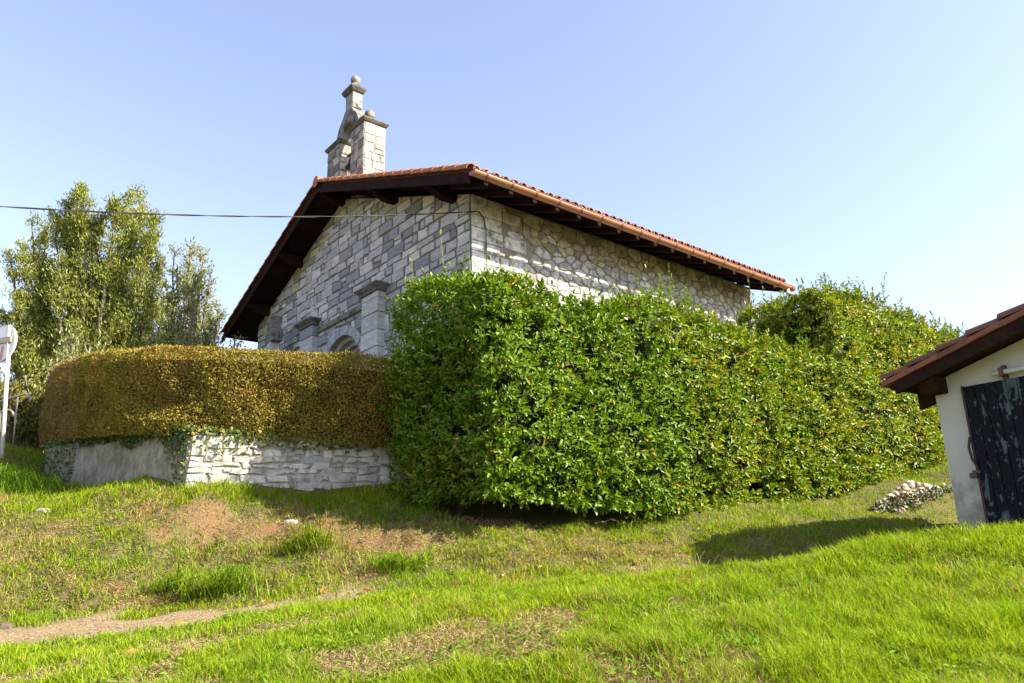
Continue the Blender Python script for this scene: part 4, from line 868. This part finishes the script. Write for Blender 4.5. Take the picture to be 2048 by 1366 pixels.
def handrail(name, pix, Y, base_pix, label):
    m = MB(); P = [at(x, y, Y) for x, y in pix]; m.tube(P, .021, 8, (.30, .27, .22))
    r = thing(name, label, 'handrail', at(*base_pix[1], Y)); obj('rail', m, M['metal'], r, smooth=True)
    m = MB(); a = at(*base_pix[0], Y); b = at(*base_pix[1], Y); m.tube([a, a + (b - a) * 1.1], .017, 8, (.24, .21, .17)); obj('baluster', m, M['metal'], r, smooth=True)
handrail('handrail', [(-90, 832), (0, 803), (30, 793), (50, 788), (58, 790), (62, 797), (62, 804)], 14.2, [(36, 792), (24, 912)], 'upper curved steel handrail beside the left hedge end')
handrail('handrail', [(-90, 838), (0, 824), (12, 820), (20, 820), (26, 825), (27, 833)], 13.6, [(1, 824), (-6, 930)], 'lower curved steel handrail partly behind the sign pole')

# ------------------------------------------------------------------ trees and shrubs behind on the left
def stemmy_tree(name, label, base, stems, leaves_per_m, colf, leaf=(.13, .032), cat='tree', lrad=.55, group=None, rise=1.0):
    root = thing(name, label, cat, base); tr = MB(); P, D = [], []
    for (dx, dy, h, rad) in stems:
        top = np.array(base) + np.array([dx, dy, h]); p0 = np.array(base) + np.array([dx * .08, dy * .08, 0]); pm1 = np.array(base) + np.array([dx * .62, dy * .62, h * .42])
        ts = np.linspace(0, 1, 14); crv = [(1 - t) ** 2 * p0 + 2 * t * (1 - t) * pm1 + t * t * top for t in ts]
        crv = [c + rng.normal(size=3) * .05 for c in crv]; tr.tube(crv, .1, 6, (.16, .13, .09), radii=[.11 * (1 - .9 * t) + .01 for t in ts])
        n = int(leaves_per_m * h)
        nb = int(h * 7)                      # short side branches carrying the leaves
        for q in range(nb):
            t = rng.random() ** .75; i = min(int(t * 13), 12); c = crv[i] + (crv[i + 1] - crv[i]) * (t * 13 - i); c = c
            L = rad * (1.15 - t) ** .6 * rng.uniform(.45, 1.1) + .1; az = rng.random() * 6.283; d = np.array([math.cos(az) * .75, math.sin(az) * .75, .7 * rise + .5 * rng.random()]); d = d / np.linalg.norm(d)
            e = c + d * L; tr.tube([c, (c + e) / 2 + rng.normal(size=3) * .04, e], .012, 4, (.17, .14, .08), radii=[.018, .012, .004])
            k = max(4, int(n / nb)); s = rng.random(k) ** .8; pts_ = c + (e - c) * s[:, None] + rng.normal(size=(k, 3)) * (.06 + .10 * L); P.append(pts_); D.append(np.tile(d, (k, 1)) + rng.normal(size=(k, 3)) * .55 + DZ * .25)
    P = np.concatenate(P); D = np.concatenate(D); n = len(P)
    V, Q, Cx = leaf_mesh(P, D, rng.normal(size=(n, 3)), leaf[0] * rng.uniform(.7, 1.2, n), leaf[1] * rng.uniform(.8, 1.3, n), colf(P, n), .1, .12)
    bulk('crown', V, Q, Cx, M['tree'], root, smooth=False); obj('trunk', tr, M['bark'], root, smooth=True); return root
def stems_from(pix, Y, base, rad):
    out = []
    for x, y in pix: p = at(x, y, Y + random.uniform(-1.2, 1.2)); out.append((p[0] - base[0], p[1] - base[1], p[2] - base[2], rad * random.uniform(.8, 1.2)))
    return out
def tcol(P, n): r = rng.random((n, 1)); return np.where(rng.random((n, 1)) < .18, np.array([[.31, .31, .13]]), np.array([[.20, .225, .032]])) * (.6 + .8 * r)
def tcol2(P, n): r = rng.random((n, 1)); return np.where(rng.random((n, 1)) < .35, np.array([[.30, .30, .16]]), np.array([[.18, .20, .055]])) * (.6 + .8 * r)
tb = at(185, 800, 24.0); tb[2] = 2.2
pix = [(160, 352), (140, 385), (172, 375), (112, 410), (92, 422), (64, 430), (45, 455), (16, 490), (200, 405), (232, 385), (258, 368), (278, 366), (272, 400), (300, 420), (312, 412), (6, 590), (30, 560), (185, 470), (240, 460), (120, 480), (80, 520), (150, 440), (290, 480), (320, 500), (215, 520), (100, 600), (50, 640), (300, 570), (180, 590), (250, 560), (10, 640), (150, 640), (60, 700), (335, 590), (325, 545), (345, 640), (310, 640), (270, 600), (220, 640), (340, 690)]
stemmy_tree('tree', 'tall dark green willow like tree with upright feathery branches', tb, stems_from([(x, y + 26) for x, y in pix], 24, tb, .85), 560, tcol)
tb2 = at(385, 800, 22.5); tb2[2] = 2.1
pix = [(378, 478), (345, 500), (405, 498), (420, 530), (360, 520), (392, 545), (425, 590), (335, 560), (432, 640), (370, 600), (350, 640), (400, 620), (320, 640), (438, 610), (380, 570)]
stemmy_tree('tree', 'shorter pale sparse tree with thin upright shoots beside the chapel', tb2, stems_from([(x, y + 12) for x, y in pix], 22.5, tb2, .55), 260, tcol2, (.11, .034))
tb3 = at(150, 790, 18); tb3[2] = 2.0
stemmy_tree('shrub', 'small pale green shrub in front of the dark tree', tb3, stems_from([(150, 668), (128, 690), (172, 690), (110, 712), (190, 705), (145, 700), (165, 720), (100, 730)], 18, tb3, .4), 260, tcol2, (.09, .03), 'shrub')
tb4 = at(467, 760, 21); tb4[2] = 1.8
stemmy_tree('shrub', 'tiny yellow green sprig peeping over the brown hedge beside the chapel', tb4, stems_from([(467, 684), (460, 692), (474, 692), (480, 700)], 21, tb4, .3), 70, tcol2, (.09, .04), 'shrub')
def bcolr(P, n): r = rng.random((n, 1)); return np.where(rng.random((n, 1)) < .45, np.array([[.21, .18, .03]]), np.array([[.12, .13, .025]])) * (.6 + .8 * r)
for px_, py_, Y, lab in ((-70, 745, 17.5, 'olive bush at the far left edge behind the road sign'), (30, 765, 16.5, 'yellow green bush behind the curved handrails')):
    b = at(px_, 905, Y); b[2] = float(gz(b[0], b[1])); T = at(px_, py_, Y)[2]
    stemmy_tree('bush', lab, b, [(rng.uniform(-1.1, 1.1), rng.uniform(-.7, .7), (T - b[2]) * rng.uniform(.55, 1.0), .45) for _ in range(30)], 260, bcolr, (.09, .035), 'bush', rise=.8)

# ------------------------------------------------------------------ grass
def blades(x, y, hgt, wid, col, lean, name, label=None, extra_z=0, mat='grass', kind='stuff', parent=None, cat=None):
    n = len(x); z = gz(x, y) - .01; az = rng.random(n) * 6.283; wdir = np.stack([np.cos(az), np.sin(az), 0 * az], 1)
    l = lean * hgt; la = az + rng.normal(size=n) * .6 + 1.57; ld = np.stack([np.cos(la), np.sin(la), 0 * az], 1)
    b = np.stack([x, y, z], 1); m1 = b + ld * (l * .28)[:, None] + DZ * (hgt * .58)[:, None]; t = b + ld * l[:, None] + DZ * (hgt * np.sqrt(np.clip(1 - .5 * lean ** 2, .1, 1)))[:, None]
    w = wid[:, None]; V = np.stack([b - wdir * w * .5, b + wdir * w * .5, m1 + wdir * w * .42, m1 - wdir * w * .42, t + wdir * w * .07, t - wdir * w * .07], 1).reshape(-1, 3)
    i = np.arange(n)[:, None] * 6; Q = np.concatenate([i + np.array([[0, 1, 2, 3]]), i + np.array([[3, 2, 4, 5]])], 0)
    return bulk(name, V, Q, np.repeat(col, 6, 0), M[mat], parent, False, label, cat, kind=kind)
NB = 560000
r = 3.1 * (17.5 / 3.1) ** rng.random(NB); th = rng.uniform(-.72, .74, NB); x = r * np.sin(th); y = r * np.cos(th)
cy_l = crest_y(x); by_l = base_y(x); bk_ = on_bank(x, y); pmv = path_mask(x, y); bmv = bare_mask(x, y); dr_ = dry_amount(x, y)
wall_line = np.where(x < WB[0], WB[1] + (x - WB[0]) * (WC[1] - WB[1]) / (WC[0] - WB[0]), WB[1] + (x - WB[0]) * (WA[1] - WB[1]) / (WA[0] - WB[0]))
behind = (x < WA[0]) & (y > wall_line - .02) & (x > WC[0])
hp = np.stack([x, y], 1) - K0[:2]; ht = hp @ HD[:2]; hn = hp @ HN[:2]; under = (ht > .1) & (hn < -.55)
in_shed = (((np.stack([x, y], 1) - SCN[:2]) @ SE[:2]) > -.02) & (((np.stack([x, y], 1) - SCN[:2]) @ SNF[:2]) < .02)
keep = (~behind) & (~under) & (~in_shed) & (rng.random(NB) > pmv * 1.0) & (rng.random(NB) > bmv * np.where(bk_ > .1, .45, .70))
x, y, r, bk_, dr_, bmv = x[keep], y[keep], r[keep], bk_[keep], dr_[keep], bmv[keep]; n = len(x)
lush = sstep(-.5, 2.5, x - .35 * (y - 5)) * sstep(.3, -.3, y - crest_y(x)); topb = sstep(9.6, 10.2, y) * sstep(3, 0, x)
tuft = np.clip(.5 + 1.7 * (fbm(x * 2.6 + 60, y * 2.6, 3) - .5) + 1.1 * (vnoise(x * 7 + 4, y * 7) - .5), 0, 1.4)
hgt = (.035 + .055 * tuft) * (1 + .38 * lush + .55 * topb + .15 * bk_) * rng.uniform(.5, 1.5, n) * (1 - .4 * bmv)
wid = np.clip(.0042 + .0006 * (r - 3), 0, .009) * rng.uniform(.7, 1.3, n)
rr = rng.random((n, 1)); hue = np.clip(fbm(x * .9 + 5, y * .9 + 8, 3) + rng.normal(size=n) * .12, 0, 1)[:, None]
c = np.array([[.14, .25, .010]]) * (1 - hue) + np.array([[.26, .32, .010]]) * hue
c = c * (1 - lush[:, None] * .35) + lush[:, None] * .35 * np.array([[.26, .36, .012]])
c = np.where(rng.random((n, 1)) < (.05 + .55 * dr_[:, None] + .3 * bmv[:, None]), np.array([[.34, .265, .10]]) * (.7 + .5 * rr), c * (.7 + .6 * rr))
blades(x, y, hgt, wid, c, rng.uniform(.2, 1.1, n) * (1 + .5 * bk_), 'grass')
# dry thatch: short flattened straws over the torn bank and the scuffed lawn
n = 230000; r = 3.1 * (12.0 / 3.1) ** rng.random(n); th = rng.uniform(-.72, .5, n); x = r * np.sin(th); y = r * np.cos(th)
den = np.clip(.9 * bare_mask(x, y) + .75 * on_bank(x, y) * (1 - .6 * sstep(9.8, 10.3, y)) + .05, 0, 1) * (1 - .93 * path_mask(x, y)); scr = np.exp(-(((x + 3.55) / .95) ** 2 + ((y - 9.55) / .17) ** 2)) + np.exp(-(((x + 2.1) / .75) ** 2 + ((y - 9.35) / .2) ** 2)); keep = rng.random(n) < den * (1 - .75 * np.clip(scr, 0, 1))
wl_ = np.where(x < WB[0], WB[1] + (x - WB[0]) * (WC[1] - WB[1]) / (WC[0] - WB[0]), WB[1] + (x - WB[0]) * (WA[1] - WB[1]) / (WA[0] - WB[0])); keep &= (y < wl_ - .05)
x, y, r = x[keep], y[keep], r[keep]; n = len(x); z = gz(x, y)
rr = rng.random((n, 1)); c = np.where(rr < .25, np.array([[.24, .14, .07]]), np.where(rr < .8, np.array([[.34, .25, .125]]), np.array([[.18, .22, .02]]))) * rng.uniform(.6, 1.35, (n, 1))
d = np.concatenate([rng.normal(size=(n, 2)), rng.uniform(-.25, .9, (n, 1))], 1); d[:, 1] -= .5 * on_bank(x, y)
V, Q, Cx = leaf_mesh(np.stack([x, y, z + rng.uniform(0, .025, n)], 1), d, rng.normal(size=(n, 3)) + DZ, rng.uniform(.015, .055, n), np.clip(.0026 + .0007 * (r - 3), 0, .008), c, 0, .2)
bulk('dry_thatch', V, Q, Cx, M['dryleaf'], None, False, kind='stuff')
n = 9000; x = rng.uniform(-6.5, .2, n); y = rng.uniform(5.2, 8.4, n); keep = path_mask(x, y) > .55; x, y = x[keep], y[keep]; n = len(x)
s_ = rng.uniform(.004, .016, n) ** 1.0; O = np.array([[1, 0, 0], [0, 1, 0], [-1, 0, 0], [0, -1, 0], [0, 0, .6], [0, 0, -.6]]); jit_ = rng.uniform(.6, 1.3, (n, 6, 3))
V = (np.stack([x, y, gz(x, y) + .003], 1)[:, None, :] + O[None] * jit_ * s_[:, None, None]).reshape(-1, 3); i = np.arange(n)[:, None] * 6
Q = np.concatenate([i + np.array([t]) for t in ((0, 1, 4), (1, 2, 4), (2, 3, 4), (3, 0, 4))], 0); bulk('gravel', V, Q, np.repeat(np.array([[.30, .22, .13]]) * rng.uniform(.45, 1.3, (n, 1)), 6, 0), M['rubble'], None, False, kind='stuff')
# clover and small broad leaves among the near grass
n = 15000; r = 3.2 * (8.5 / 3.2) ** rng.random(n); th = rng.uniform(-.72, .72, n); x = r * np.sin(th); y = r * np.cos(th)
keep = (fbm(x * 2 + 80, y * 2 + 3, 3) > .52) & (y < crest_y(x) + .1) & (path_mask(x, y) < .2); x, y = x[keep], y[keep]; n = len(x)
P = np.stack([x, y, gz(x, y) + rng.uniform(.01, .05, n)], 1)
V, Q, Cx = leaf_mesh(P, np.concatenate([rng.normal(size=(n, 2)), rng.uniform(-.1, .5, (n, 1))], 1), np.tile(DZ, (n, 1)) + rng.normal(size=(n, 3)) * .3, rng.uniform(.015, .055, n), rng.uniform(.012, .034, n), np.array([[.11, .19, .015]]) * rng.uniform(.7, 1.6, (n, 1)), .08, .1)
bulk('clover', V, Q, Cx, M['grass'], None, False, kind='stuff')
# taller bank tufts, each a plant of its own
def tuft_at(px, py, Y, n, h, label, spread=.18, col=(.13, .22, .015), group=None):
    p = at(px, py, Y); xx = p[0] + rng.normal(size=n) * spread; yy = p[1] + rng.normal(size=n) * spread * .5
    zz = gz(xx, yy); az = rng.random(n) * 6.283; hg = h * rng.uniform(.5, 1.2, n); out = np.stack([np.cos(az), np.sin(az) - .5, 0 * az], 1)
    b = np.stack([xx, yy, zz], 1); t1 = b + out * (hg * .35)[:, None] + DZ * (hg * .7)[:, None]; t2 = b + out * (hg * 1.05)[:, None] + DZ * (hg * .5)[:, None]; w = .006; s = np.stack([-np.sin(az), np.cos(az), 0 * az], 1)
    V = np.stack([b - s * w, b + s * w, t1 + s * w * .8, t1 - s * w * .8, t2 + s * w * .1, t2 - s * w * .1], 1).reshape(-1, 3); i = np.arange(n)[:, None] * 6
    Q = np.concatenate([i + np.array([[0, 1, 2, 3]]), i + np.array([[3, 2, 4, 5]])], 0); c = np.array([col]) * rng.uniform(.6, 1.5, (n, 1))
    bulk('grass_tuft', V, Q, np.repeat(c, 6, 0), M['grass'], None, False, label, 'grass tuft', group, base=(p[0], p[1], float(gz(p[0], p[1]))))
G_ = 'long grass tufts on the bank'
tuft_at(445, 1195, 8.15, 300, .38, 'large arching grass tuft at the foot of the bank above the path', .2, (.15, .23, .015), G_)
tuft_at(620, 1080, 9.1, 260, .26, 'arching grass tuft on the middle of the bank below the bare scar', .18, (.15, .2, .015), G_)
tuft_at(800, 1152, 8.6, 260, .22, 'low spreading grass tuft at the right end of the bank foot', .17, (.16, .24, .015), G_)
tuft_at(340, 1185, 8.3, 160, .22, 'smaller grass tuft just left of the large one', .14, (.15, .23, .015), G_)
tuft_at(15, 960, 11.5, 420, .42, 'dark lush grass clump at the base of the sign pole', .35, (.09, .17, .015), G_)
for k, (px_, py_, Y, lab) in enumerate(((1470, 1120, 8.9, 'wispy pale seed stalk on the lawn edge at the left tip of the shed shadow'), (1600, 1112, 9.2, 'wispy pale seed stalk on the lawn edge before the middle of the shed shadow'), (1725, 1080, 9.7, 'tall pale seed stalk on the lawn edge near the shed corner'))):
    p = at(px_, py_, Y)
    for q in range((14, 10, 3)[k]):
        m = MB(); xx = p[0] + random.uniform(-.5, .5) * (1 if k < 2 else .2); yy = p[1] + random.uniform(-.15, .15); b = np.array([xx, yy, float(gz(xx, yy))]); L = random.uniform(.16, .34); d = nrm(np.array([random.uniform(-.6, .6), random.uniform(-.2, .2), 1]))
        m.tube([b, b + d * L * .6, b + d * L + np.array([d[0] * .06, 0, -.02])], .003, 4, (.42, .36, .17), radii=[.0035, .0028, .0016])
        obj('seed_stalk', m, M['dryleaf'], None, base=b, label=lab, cat='dry grass', group=('dry seed stalks left of the shed shadow', 'dry seed stalks in the shed shadow', 'dry seed stalks near the shed corner')[k])

# ------------------------------------------------------------------ fallen leaves, stones
lv = MB()
def leaf_proto():
    m = MB(); out = [(0, -.05), (.018, -.03), (.034, .0), (.03, .025), (.012, .05), (0, .062), (-.012, .05), (-.03, .025), (-.034, 0), (-.018, -.03)]
    V = [(0, 0, .004)] + [(a, b, .012 + .010 * abs(a) / .03 + random.uniform(-.003, .006)) for a, b in out]; m.add(V, [(0, 1 + i, 1 + (i + 1) % 10) for i in range(10)]); return m
protos = []
for c in ((.50, .27, .04), (.38, .17, .035), (.42, .29, .11), (.50, .35, .07)):
    mm = leaf_proto(); mm.C = [(*c, 1)] * len(mm.C); me_o = obj('fallen_leaf', mm, M['dryleaf']); protos.append(me_o)
spots = [(355, 1248, 6.7), (735, 1180, 7.9), (730, 1205, 7.0), (650, 1175, 8.0), (535, 1212, 7.7), (1605, 1124, 8.8), (1620, 1146, 8.0), (1455, 1171, 7.4), (1395, 1118, 9.0), (1440, 1113, 9.1), (700, 1190, 7.8), (180, 1275, 6.1), (260, 1310, 5.3), (1220, 1190, 7.0), (1255, 1222, 6.2), (905, 1240, 5.8), (985, 1120, 8.8), (1010, 1148, 8.4), (1380, 1205, 6.6), (410, 1245, 6.6), (630, 1193, 7.3), (1030, 1155, 8.3)]
for _ in range(30): spots.append((random.uniform(1020, 1400), random.uniform(1085, 1150), random.uniform(8.5, 9.4)))
for k, (px_, py_, Y) in enumerate(spots):
    p = at(px_, py_, Y); ci = random.randrange(4); o = protos[ci] if k < 0 else protos[ci].copy(); COL.objects.link(o)
    o.location = (p[0], p[1], float(gz(p[0], p[1])) + .025); o.rotation_euler = (random.uniform(-.5, .5), random.uniform(-.5, .5), random.uniform(0, 6.28)); s = random.uniform(.7, 1.25) * (1 if k < 22 else .8); o.scale = (s, s, s)
    o['label'] = 'small curled yellow brown leaf fallen on the grass or path'; o['category'] = 'fallen leaf'; o['group'] = 'fallen leaves on the ground'
for o in protos: bpy.data.objects.remove(o)
for px_, py_, Y, s, lab in ((85, 1010, 10.0, .075, 'flat pale stone at the left end of the bank top'), (258, 1006, 10.0, .11, 'pale jagged stone on the bank top below the concrete facing'), (582, 1033, 9.75, .07, 'small white stone at the top of the bare scar'), (8, 1250, 7.4, .09, 'brown rounded stone beside the path at the left edge')):
    p = at(px_, py_, Y); p[2] = float(gz(p[0], p[1])); m = MB(); n = 9; R0 = [random.uniform(.7, 1.15) for _ in range(n)]; V = []
    for z, f in ((-.3, 1.0), (.25, 1.05), (.5, .6)):
        V += [p + np.array([math.cos(6.283 * k / n) * R0[k] * f * s * 1.3, math.sin(6.283 * k / n) * R0[k] * f * s * .7, z * s + random.uniform(-.1, .1) * s]) for k in range(n)]
    col = (.40, .36, .30) if px_ > 50 else (.12, .075, .05)
    m.add(V, [(i * n + k, i * n + (k + 1) % n, (i + 1) * n + (k + 1) % n, (i + 1) * n + k) for i in range(2) for k in range(n)] + [tuple(range(2 * n, 3 * n))], col); obj('stone', m, M['rubble'], None, base=p, label=lab, cat='stone', group='loose stones on the bank', bevel=.01)
